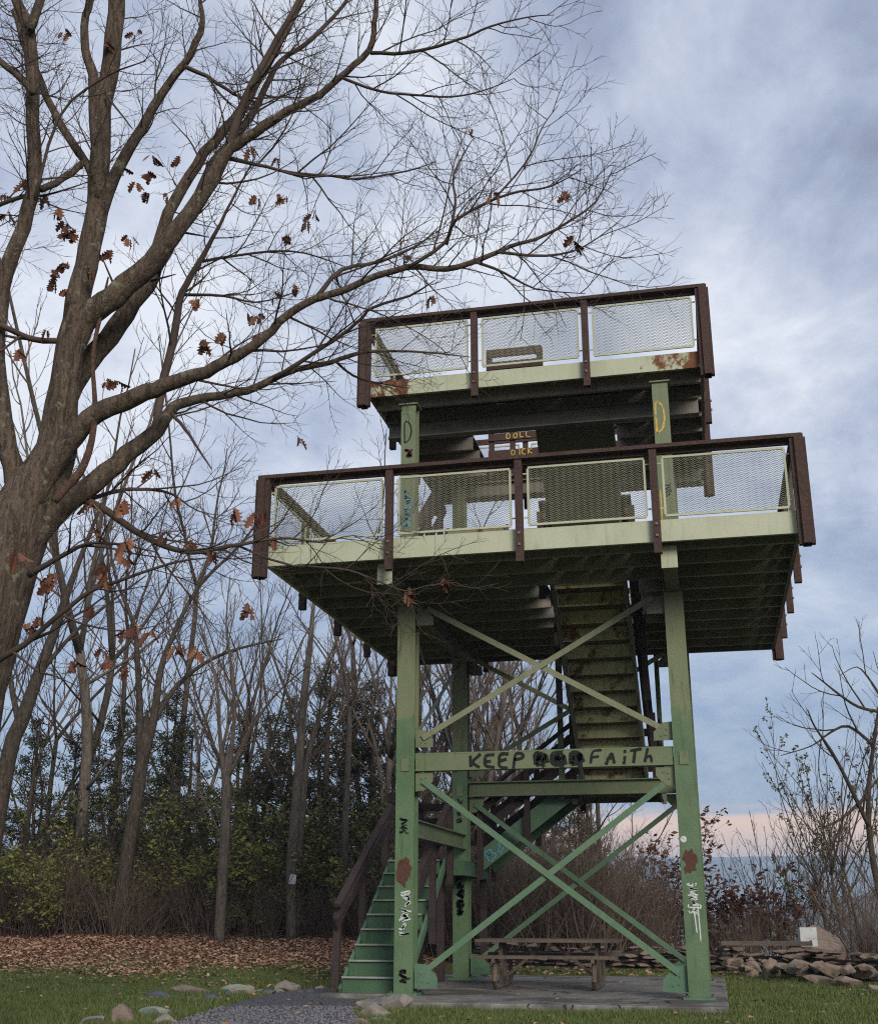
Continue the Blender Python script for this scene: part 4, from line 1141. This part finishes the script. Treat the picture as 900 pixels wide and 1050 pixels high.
    def leafl(p, s, yaw_, droop):
        d = Vector((math.cos(yaw_) * math.cos(droop), math.sin(yaw_) * math.cos(droop), math.sin(droop))); sdv = d.cross(Vector((math.sin(yaw_ * 3), math.cos(yaw_ * 2), .9))).normalized(); n = d.cross(sdv)
        curl = R.uniform(-.5, .5); o = len(lv.v)
        for u, v in prof:
            c = p + d * (u * s) + n * (curl * u * u * s * .5)
            lv.v += [tuple(c - sdv * v * s * .8 + n * v * s * .35), tuple(c), tuple(c + sdv * v * s * .8 + n * v * s * .35)]
        for i in range(len(prof) - 1):
            a = o + 3 * i; lv.f += [(a, a + 1, a + 4, a + 3), (a + 1, a + 2, a + 5, a + 4)]
    spots = [(68, 30, 2), (137, 34, 2), (104, 42, 2), (20, 188, 4), (45, 186, 2), (5, 205, 5), (8, 220, 3), (60, 215, 4), (48, 200, 3), (62, 228, 4), (15, 228, 2), (68, 240, 5), (82, 238, 2), (66, 266, 5), (55, 270, 3), (52, 290, 4), (63, 286, 2), (70, 304, 4), (90, 280, 4), (113, 262, 5), (151, 165, 5), (143, 180, 3), (155, 210, 4), (140, 190, 3), (190, 166, 3), (168, 196, 2), (125, 168, 3), (129, 236, 3), (258, 152, 3), (262, 202, 3), (280, 203, 4), (292, 203, 3), (313, 226, 4), (290, 243, 3), (284, 160, 2), (202, 309, 4), (213, 349, 4), (206, 352, 3), (284, 302, 3), (298, 294, 3), (266, 322, 4), (254, 326, 3), (267, 342, 4), (416, 260, 5), (444, 304, 4), (485, 136, 2), (508, 197, 3), (579, 198, 2), (586, 243, 3), (112, 395, 3), (122, 398, 2), (309, 453, 3), (158, 483, 3), (132, 512, 2), (181, 515, 3), (200, 557, 3), (170, 548, 2), (130, 553, 2), (125, 565, 3), (100, 577, 5), (106, 582, 3), (60, 588, 3), (50, 603, 5), (88, 618, 2), (40, 640, 5), (32, 646, 4), (218, 563, 4), (240, 524, 3), (257, 527, 3), (283, 554, 3), (270, 525, 3), (256, 618, 4), (182, 667, 4), (210, 667, 3), (140, 640, 4), (150, 645, 3), (74, 680, 3), (107, 682, 3), (132, 680, 2), (105, 670, 2), (122, 655, 2), (412, 609, 4), (425, 602, 2), (458, 598, 4), (98, 540, 3), (88, 505, 2), (20, 365, 2), (46, 345, 2), (230, 340, 2), (320, 218, 2), (18, 560, 3)]
    for px, py, n in spots:
        j = int(np.argmin((tx - px) ** 2 + (ty - py) ** 2)); p = Vector(TP[j])
        if math.hypot(tx[j] - px, ty[j] - py) > 14: p = atD(px, py - 5, D0 - .2)
        for i in range(n + 1): leafl(p + rdir(R) * .025, R.uniform(.06, .125), R.uniform(0, 6.28), R.uniform(-1.5, -.5))
    lv.build('dead_leaves', 'dead_leaf', root)
oak()

# ---- bare trees of the wood, each a thing
def bare_tree(name, base, H_, rad, seed, lean=(0, 0), fork=.5, bark='bark_dk', tw='twig', dens=1.0, nlead=3, fine=1.0):
    """one leafless tree about base: trunk, forking leaders, branches and twigs; returns its root (label set by caller)"""
    R = random.Random(seed); root = bpy.data.objects.new(name, None); COL.objects.link(root); root.location = base
    b = Vector(base); tr = MB(); cr = MB()
    d = Vector((lean[0], lean[1], 1)).normalized()
    P = limb_pts(b - Vector((0, 0, .15)), d, H_ * fork + .15, R, .085, .02, 8)
    rr = [rad * 1.35] + [rad * (1 - .35 * i / 8) for i in range(1, 9)]
    tr.tube(P, rr, 8)
    SP = [(.55 / dens, H_ * .16, .65, .10, .12, 6, 4, .010 * fine), (.30 / dens, H_ * .072, .62, .10, .16, 4, 3, .0062 * fine), (.20 / dens, H_ * .034, .6, .08, .2, 3, 3, .0045 * fine)]
    top = P[-1]; d0 = (P[-1] - P[-2]).normalized()
    for k in range(nlead):
        a = 6.28 * k / nlead + R.uniform(-.6, .6); sp_ = R.uniform(.2, .65) if nlead > 1 else .05
        nd = (d0 + Vector((math.cos(a), math.sin(a), 0)) * sp_).normalized(); l = H_ * (1 - fork) * R.uniform(.7, 1.08)
        Q = limb_pts(top - d0 * .05, nd, l, R, .13, .04, 9); r0 = rad * .64 * (.75 if k else 1)
        q = [r0 + (.010 * fine - r0) * (i / 9) ** .8 for i in range(10)]
        tr.tube(Q, q, 6); sub(cr, Q, min(r0, .05), .010 * fine, R, 0, SP, None, .12)
    for k in range(int(3 * dens)):
        i = R.randint(4, 7); a = R.uniform(0, 6.28)
        Q = limb_pts(P[i], Vector((math.cos(a), math.sin(a), .6)), H_ * .22, R, .12, .06, 7); r0 = rad * .3
        q = [r0 + (.008 - r0) * j / 7 for j in range(8)]; tr.tube(Q, q, 5); sub(cr, Q, min(r0, .03), .008, R, 0, SP, None, .15)
    tr.build('trunk', bark, root, base, True); cr.build('branches', tw, root, base, True)
    return root
def drawn_tree(name, limbs, D, bark, tw, label, seed, dens=1.0, group=None):
    """a tree whose trunk and forks follow the photograph, at distance D"""
    R = random.Random(seed)
    x, y, _ = limbs[0][0]; b = atD(x, y, D); b.z = ground(b.x, b.y)
    root = empty(name, b, label, 'tree', group); tr = MB(); cr = MB()
    SP = [(.42 / dens, 1.7, .62, .10, .13, 6, 4, .009), (.27 / dens, .8, .62, .10, .17, 4, 3, .006), (.2 / dens, .38, .6, .08, .2, 3, 3, .0045)]
    for i, px in enumerate(limbs):
        P = []; q = []; dd = R.uniform(-1.2, 1.2) if i else 0
        for j, (x, y, wp) in enumerate(px):
            p = atD(x, y, D + dd * j / len(px)); 
            if i == 0 and j == 0: p.z = b.z - .1
            P.append(p); q.append(max(.006, wp * .5 * D / FPX))
        Q, q = smooth_path(P, q); tr.tube(Q, q, 8 if i == 0 else 6)
        sub(cr, Q, min(q[0], .04), q[-1], R, 0, SP, None, .45 if i == 0 else .1)
    tr.build('trunk', bark, root, b, True); cr.build('branches', tw, root, b, True)
    return root

drawn_tree('tree', [[(120, 945, 15), (130, 880, 14), (140, 820, 13), (147, 770, 12.5), (150, 745, 7), (151, 728, 2)], [(145, 785, 10), (143, 720, 7), (141, 680, 6), (137, 640, 5), (118, 590, 3), (110, 540, 1.5)], [(146, 782, 11), (158, 735, 9), (164, 690, 7), (178, 650, 5), (205, 600, 4), (245, 560, 3), (275, 520, 1.5)], [(158, 740, 6), (180, 705, 5), (210, 680, 4), (245, 665, 3), (290, 655, 1.2)]],
           27, 'bark_dk', 'twig', 'dark forked bare tree with a leaning trunk among the wood-edge shrubs', 51)
drawn_tree('tree', [[(-8, 830, 18), (8, 780, 16), (22, 740, 15), (40, 690, 12), (55, 650, 10), (72, 600, 7), (95, 540, 4), (120, 480, 1.5)], [(20, 745, 7), (10, 690, 5), (12, 640, 4), (2, 590, 2)], [(45, 685, 6), (75, 650, 4), (110, 620, 3), (150, 590, 1.5)]],
           25, 'bark_dk', 'twig', 'dark bare tree with slanting trunk at the left end of the wood behind the oak', 52)
drawn_tree('tree', [[(225, 962, 11), (228, 900, 10), (231, 850, 10), (232, 800, 9), (233, 780, 6), (234, 765, 2)], [(232, 812, 7.5), (225, 750, 4), (222, 700, 3), (205, 640, 2)], [(232, 812, 7.5), (240, 740, 4), (238, 690, 3.5), (232, 640, 2), (236, 590, 1)], [(233, 800, 5), (262, 740, 3), (290, 705, 2), (320, 680, 1)]],
           26, 'bark_lt', 'twig_lt', 'slim pale-barked bare tree with two stems standing free at the edge of the leaf litter', 53)
drawn_tree('tree', [[(299, 966, 11), (298, 900, 10), (302, 840, 9.5), (307, 780, 9), (311, 720, 8), (318, 660, 6), (322, 615, 3.5), (330, 560, 1.2)], [(309, 750, 4), (290, 700, 3), (275, 660, 2)], [(312, 720, 4), (335, 680, 2.6), (350, 640, 1.4)]],
           27, 'bark_lt', 'twig_lt', 'tall straight pale trunk with a small white tag at eye height', 54)
drawn_tree('tree', [[(304, 968, 8), (305, 900, 7.5), (310, 830, 7), (315, 780, 6), (330, 730, 4), (350, 690, 2), (360, 650, 1)], [(312, 800, 4), (300, 760, 2), (296, 720, 1)]],
           27.6, 'bark_lt', 'twig_lt', 'thinner pale trunk close beside the tall tagged one', 55)
drawn_tree('tree', [[(350, 960, 8), (352, 900, 7.5), (354, 840, 7), (357, 780, 6), (358, 720, 5), (352, 690, 3.5), (340, 640, 2), (330, 610, 1)], [(358, 725, 4), (368, 690, 2), (370, 650, 1)]],
           28, 'bark_lt', 'twig_lt', 'slim pale bare tree just left of the stair rails, forked under the lower deck', 56)
def tag_on_tree():
    p = atD(300, 902, 26.75); m = MB(); m.plate([p - RT * .09 - Vector((0, 0, .1)), p + RT * .06 - Vector((0, 0, .1)), p + RT * .08 + Vector((0, 0, .09)), p - RT * .05 + Vector((0, 0, .12))], -FH, .012)
    tag(m.build('trail_marker', 'white', None, tuple(p)), 'small white marker nailed to the tall straight pale trunk', 'marker')
tag_on_tree()

def put_ground(px, D): x, y = place(px, D); return (x, y, ground(x, y))
LBL = 'thin bare tree standing in the leafless wood behind the leaf-strewn lawn and tower'
GRP = 'bare trees of the wood behind the lawn and tower'
protos = []
for i, (H_, rad, fk, bk, tw, nl) in enumerate([(10.5, .10, .5, 'bark_dk', 'twig', 3), (9, .075, .42, 'bark_lt', 'twig_lt', 3), (11.5, .11, .38, 'bark_lt', 'twig_lt', 4), (8, .07, .5, 'bark_dk', 'twig', 2), (10, .085, .6, 'bark_lt', 'twig_lt', 3), (7.5, .06, .3, 'bark_dk', 'twig_lt', 4), (9.5, .12, .3, 'bark_dk', 'twig', 5), (11, .07, .55, 'bark_dk', 'twig', 2)]):
    protos.append((H_, rad, fk, bk, tw, nl, i))
RF = random.Random(90)
spots = []
for px in (-230, -200, -170, -140, -110, -80, -55, -30, 8, 25, 45, 58, 70, 88, 100, 112, 168, 180, 190, 212, 244, 255, 270, 282, 335, 345, 372, 384, 391, 398, 404, 410, 418, 425, 431, 437, 443, 448, 454, 460, 467, 474, 480, 486, 492, 497, 503, 508, 514, 520, 527, 534, 540, 546, 552, 558, 572, 580, 590, 600, 612, 622, 634):
    D = RF.uniform(29, 46) if px < 380 else RF.uniform(30, 44); spots.append((px, D))
roots = {}
for i, (px, D) in enumerate(spots):
    j = (i * 5 + i // 8) % 8; H_, rad, fk, bk, tw, nl, _ = protos[j]
    loc = put_ground(px, D)
    want = (1.0, 1.3, 1.45)[i % 3] if px < 300 else 1.05 if px < 380 else (1.2 if px < 520 else .78)
    if j not in roots:
        r = bare_tree('tree', loc, H_, rad, 300 + j, (RF.uniform(-.16, .16), RF.uniform(-.12, .12)), fk, bk, tw, 1.0, nl); roots[j] = r; r.scale = (want,) * 3
        tag(r, LBL, 'tree', GRP)
    else: copy_tree(roots[j], loc, RF.uniform(0, 6.28), want * RF.uniform(.72, 1.2), LBL, GRP)

# ---- dark cedars
def cedar(loc, H_, wd, seed, name='cedar_tree'):
    R = random.Random(seed); root = bpy.data.objects.new(name, None); COL.objects.link(root); root.location = loc
    tr = MB(); b = Vector(loc); tr.tube([b + Vector((0, 0, -.1)), b + Vector((.05, 0, H_ * .5)), b + Vector((0, .04, H_))], [.12, .08, .015], 7)
    V = []
    nb = int(15 * H_)
    for k in range(nb):
        t = (k + R.random()) / nb; z = H_ * (.06 + .94 * t); rr = wd * (1 - t) ** .75 * R.uniform(.45, 1.15) + .12
        a = R.uniform(0, 6.28); d = Vector((math.cos(a), math.sin(a), R.uniform(-.05, .5))).normalized()
        p0 = b + Vector((0, 0, z)); p1 = p0 + d * rr; tr.tube([p0, p0.lerp(p1, .5) + Vector((0, 0, -.03)), p1], [.018, .012, .005], 3, False)
        for i in range(int(34 + rr * 90)):
            s = R.uniform(.25, 1.05); p = p0.lerp(p1, s) + rdir(R) * .12 * (1.15 - .4 * s)
            f = (d * .5 + rdir(R)).normalized() * R.uniform(.035, .09); g_ = f.cross(rdir(R)).normalized() * R.uniform(.009, .022)
            q = p - b; V.append((tuple(q - g_), tuple(q + g_), tuple(q + f + g_ * .4), tuple(q + f - g_ * .4)))
    tr.build('trunk', 'bark_dk', root, loc, True)
    soup('foliage', V, 'cedar', None, root)
    return root
CL = 'dark evergreen cedar growing among the bare trunks of the wood'
cp = None
cp = {}
for i, (px, D, H_) in enumerate([(105, 30, 5.4), (165, 31, 5.9), (185, 33, 5.2), (62, 31, 4.8), (20, 29, 4.9), (268, 31, 5.3), (290, 34, 6.2), (330, 31, 6.6), (352, 33, 6.8), (378, 32, 6.5), (402, 35, 6.2), (245, 36, 6.0), (130, 36, 5.6), (600, 31, 4.0), (560, 36, 5.0)]):
    loc = put_ground(px, D); j = i % 3
    if j not in cp:
        r = cedar(loc, 5.6, (1.9, 1.5, 2.2)[j], 400 + j); cp[j] = r; r.scale = (H_ / 5.6,) * 3; tag(r, CL, 'tree', 'cedars in the wood')
    else: copy_tree(cp[j], loc, RF.uniform(0, 6.28), H_ / 5.6, CL, 'cedars in the wood')
c = cedar(put_ground(822, 36), 1.9, .8, 440); tag(c, 'small dark cedar standing beyond the boulder with the white panel', 'tree')
c = cedar(put_ground(660, 33), 1.6, .8, 441); tag(c, 'small dark cedar behind the wall, seen left of the front right column', 'tree')

# ---- shrubs
def shrub(loc, H_, wd, seed, leaf, n, ls=.05, stems=14, tw='twig'):
    R = random.Random(seed); root = bpy.data.objects.new('shrub', None); COL.objects.link(root); root.location = loc
    b = Vector(loc); st = MB(); tips = []
    SP = [(.22, H_ * .34, .6, .06, .2, 4, 3, .0045), (.16, H_ * .15, .6, .04, .2, 3, 3, .003)]
    for k in range(stems):
        a = R.uniform(0, 6.28); o = Vector((math.cos(a), math.sin(a), 0)) * R.uniform(0, wd * .45)
        Q = limb_pts(b + o + Vector((0, 0, -.05)), Vector((o.x * .5, o.y * .5, 1)) + rdir(R) * .25, H_ * R.uniform(.6, 1.05), R, .14, -.01, 7)
        st.tube(Q, [.016 - .012 * i / 7 for i in range(8)], 4, False); sub(st, Q, .01, .004, R, 0, SP, tips, .1)
        tips += Q[3:]
    st.build('stems', tw, root, loc, True)
    if n:
        V = []; tips = [p for p in tips if leaf == 'rusty_leaf' or mnoise.noise(p * 1.1) > .04] or tips    # leaves left in patches
        for k in range(n):
            p = R.choice(tips) + rdir(R) * R.uniform(0, .16) - b; d = rdir(R); d.z *= .5; d = d.normalized() * ls * R.uniform(.4, 1.45); g_ = d.cross(rdir(R)).normalized() * d.length * .42
            V.append((tuple(p - d), tuple(p - d * .1 - g_), tuple(p + d), tuple(p - d * .1 + g_)))
        soup('foliage', V, leaf, None, root)
    return root
GS = 'shrubs along the wood edge'
sl = {'g': 'leafy yellow-green shrub at the edge of the wood behind the leaf-strewn lawn', 'd': 'dull olive shrub with sparse leaves in the undergrowth of the wood', 'b': 'leafless brown thicket bush at the edge of the wood and behind the tower'}
sp = {}
def put_shrub(kind, px, D, H_):
    loc = put_ground(px, D); j = (kind, RF.randint(0, 1))
    if j not in sp:
        sd_ = 500 + len(sp)
        r = shrub(loc, 2.6, 1.9, sd_, {'g': 'shrub', 'd': 'shrub_dk', 'b': None}[kind], {'g': 2700, 'd': 2500, 'b': 0}[kind], .05, 20 if kind != 'b' else 34, 'twig' if kind != 'b' else 'twig_lt')
        sp[j] = r; r.scale = (H_ / 2.6,) * 3; tag(r, sl[kind], 'shrub', GS if kind == 'g' else {'d': 'olive shrubs in the undergrowth', 'b': 'leafless thicket bushes'}[kind])
    else: copy_tree(sp[j], loc, RF.uniform(0, 6.28), H_ / 2.6 * RF.uniform(.9, 1.1), sl[kind])
for px, D, H_ in [(-240, 29, 2.6), (-205, 28, 2.4), (-170, 28, 2.8), (-130, 28, 2.3), (-95, 28, 2.7), (-60, 28, 2.4), (30, 26.6, 1.5), (262, 27.6, 1.8), (18, 27, 2.3), (60, 27, 2.4), (95, 28, 2.1), (180, 29, 2.9), (205, 28.5, 2.7), (250, 28.5, 2.8), (268, 29, 2.4), (285, 28.5, 2.9), (330, 29, 2.7), (365, 29, 2.9), (382, 29.5, 2.6), (400, 30, 2.3), (-20, 28, 2.6), (440, 31, 2.2)]: put_shrub('g', px, D, H_)
for px, D, H_ in [(0, 29, 3), (35, 29.5, 3.2), (78, 30, 3), (115, 29.5, 3.1), (140, 29, 2.6), (150, 30, 3.3), (195, 31, 3.4), (222, 30, 3), (245, 31, 3.3), (310, 30, 3.2), (340, 31, 3.3), (352, 30, 2.7), (390, 31, 3.2), (420, 31, 3.0), (455, 30, 2.6), (480, 29, 2.2), (600, 28, 2.0), (545, 29, 2.4)]: put_shrub('d', px, D, H_)
for i, px in enumerate(list(range(-25, 400, 17)) + list(range(410, 648, 13)) + list(range(470, 640, 24))):
    far = px > 405
    put_shrub('b', px + RF.uniform(-5, 5), RF.uniform(26.7, 29.5) if not far else RF.uniform(27, 33), RF.uniform(0.9, 1.9) if not far else RF.uniform(2.3, 3.6))
for px, D, H_ in [(896, 21.5, 1.3), (908, 21, 1.7), (918, 20, 2.0), (690, 28, 1.2), (740, 29, 1.1), (770, 28, 1.2), (800, 28.5, 1.3), (880, 30, 1.5)]: put_shrub('b', px, D, H_)

# fallen sticks and leafless undergrowth too thick to count
def brush():
    R = random.Random(61); m = MB()
    for k in range(2300):
        if k < 1500: px = R.uniform(-50, 400); D = R.uniform(26.5, 36)
        else: px = R.uniform(400, 650); D = R.uniform(26.5, 40)
        x, y = place(px, D); z = ground(x, y)
        if R.random() < .3: d = Vector((R.uniform(-1, 1), R.uniform(-1, 1), R.uniform(.05, .35)))
        else: d = Vector((R.uniform(-.5, .5), R.uniform(-.5, .5), 1))
        l = R.uniform(.8, 2.6); Q = limb_pts(Vector((x, y, z)), d, l, R, .2, -.01, 5)
        r = R.uniform(.005, .013); m.tube(Q, [r * (1 - .7 * i / 5) for i in range(6)], 3, False)
        for _ in range(2):
            i = R.randint(2, 4); q = limb_pts(Q[i], (Q[i] - Q[i - 1]).normalized() + rdir(R) * .8, l * .35, R, .2, 0, 3); m.tube(q, [r * .5, r * .4, r * .3, r * .2], 3, False)
    tag(m.build('undergrowth', 'twig'), kind='stuff')
brush()

# ---- brow on the right: saplings, a russet oak, branchy trees against the valley
def russet(loc, H_, seed, n, label):
    r = shrub(loc, H_, 1.0, seed, 'rusty_leaf', n * 2, .075, 9); r.name = 'young_oak'; tag(r, label, 'tree')
russet(put_ground(688, 32), 4.0, 601, 1500, 'young oak with russet leaves behind the wall, just left of the front right column')
russet(put_ground(772, 30), 2.3, 602, 1100, 'low oak sapling with russet leaves on the brow left of the boulder')
russet(put_ground(722, 31), 2.3, 603, 900, 'russet-leaved sapling just right of the front right column')
russet(put_ground(655, 32), 2.4, 604, 800, 'small russet sapling among bare stems left of the front right column')
drawn_tree('tree', [[(925, 985, 8), (905, 930, 7), (893, 870, 6), (890, 820, 5), (896, 760, 4), (905, 700, 2)], [(892, 850, 5), (868, 800, 4), (852, 770, 3), (835, 745, 2), (828, 728, 1)], [(896, 765, 4), (870, 745, 3), (850, 752, 2.4), (832, 765, 1.4), (800, 775, .8)], [(902, 730, 4), (880, 725, 3), (860, 712, 2.4), (845, 700, 1.6), (832, 690, .8)], [(890, 815, 4), (862, 840, 2.4), (840, 850, 1.2)], [(903, 715, 3), (890, 695, 2), (878, 684, 1.2), (862, 692, .8)]],
           23, 'bark_dk', 'twig', 'bare branchy tree leaning in at the far right above the rubble', 57, .8)
SG = 'bare saplings on the brow'
for i, (px, D, H_) in enumerate([(765, 31, 3.4), (783, 31, 3.7), (795, 33, 3.9), (808, 30, 3.9), (818, 32, 4.2), (833, 32, 3.6), (848, 30, 4.4), (866, 31, 4.8), (888, 32, 5.4), (755, 30, 3.2), (775, 29, 3.6), (800, 31, 4.1), (826, 29, 4.0), (745, 33, 2.6), (730, 32, 2.4), (855, 26, 3.9), (700, 34, 2.6), (668, 33, 2.8), (640, 32, 3.2), (905, 29, 5.4), (620, 33, 3.6)]):
    loc = put_ground(px, D); k = 'S%d' % (i % 3); lab = 'thin bare sapling on the brow behind the wall, outlined against the far valley'
    if k not in roots:
        r = bare_tree('sapling', loc, 4.0, .021, 700 + i, (RF.uniform(-.1, .1), 0), .3, 'bark_dk', 'twig', 1.9, 4, .55); roots[k] = r; r.scale = (H_ / 4,) * 3; tag(r, lab, 'sapling', SG)
    else: copy_tree(roots[k], loc, RF.uniform(0, 6.28), H_ / 4, lab, SG)
for i, (px, D, H_) in enumerate([(862, 27, 5.4), (884, 28, 6.2), (901, 26, 6.0), (838, 30, 4.8)]):
    r = bare_tree('tree', put_ground(px, D), H_, .04, 760 + i, (RF.uniform(-.15, .1), 0), .35, 'bark_dk', 'twig_lt', 1.5, 4, .5)
    tag(r, 'slender fine-twigged bare tree among the brush behind the rubble at the far right', 'tree', 'fine-twigged trees at the far right')
def leafy_dark(px, D, H_, label, seed):
    r = bare_tree('tree', put_ground(px, D), H_, .036, seed, (-.1, 0), .3, 'bark_dk', 'twig', 1.2, 3, .6); tag(r, label, 'tree')
    R = random.Random(seed); V = []; cr = [o for o in r.children if o.name.startswith('branches')][0]; vs = cr.data.vertices
    for _ in range(700):
        p = Vector(vs[R.randrange(len(vs))].co) + rdir(R) * .04; d = rdir(R) * .045; g_ = d.cross(rdir(R)).normalized() * .02
        V.append((tuple(p - d), tuple(p - g_), tuple(p + d), tuple(p + g_)))
    soup('foliage', V, 'shrub_dk', None, r)
leafy_dark(850, 27, 5.6, 'slim tree with scattered small dark leaves at the right, behind the boulder', 801)
leafy_dark(872, 28, 5.0, 'slim tree with scattered dark leaves near the right edge, behind the rubble', 802)

# ---- evening haze over the valley
def haze():
    m = MB(); m.box(-3200, 3200, -400, 5000, -170, 190)
    h = bpy.data.materials.new('haze_air'); h.use_nodes = True; t = NT(h.node_tree); t.n.clear()
    v = t.add('ShaderNodeVolumePrincipled', ins={'Color': (0.64, 0.81, 1.0), 'Density': 0.00042, 'Anisotropy': 0.0})
    t.add('ShaderNodeOutputMaterial', ins={'Volume': v.outputs[0]})
    tag(m.build('haze', h), kind='stuff')
HAZE = True
if HAZE: haze()
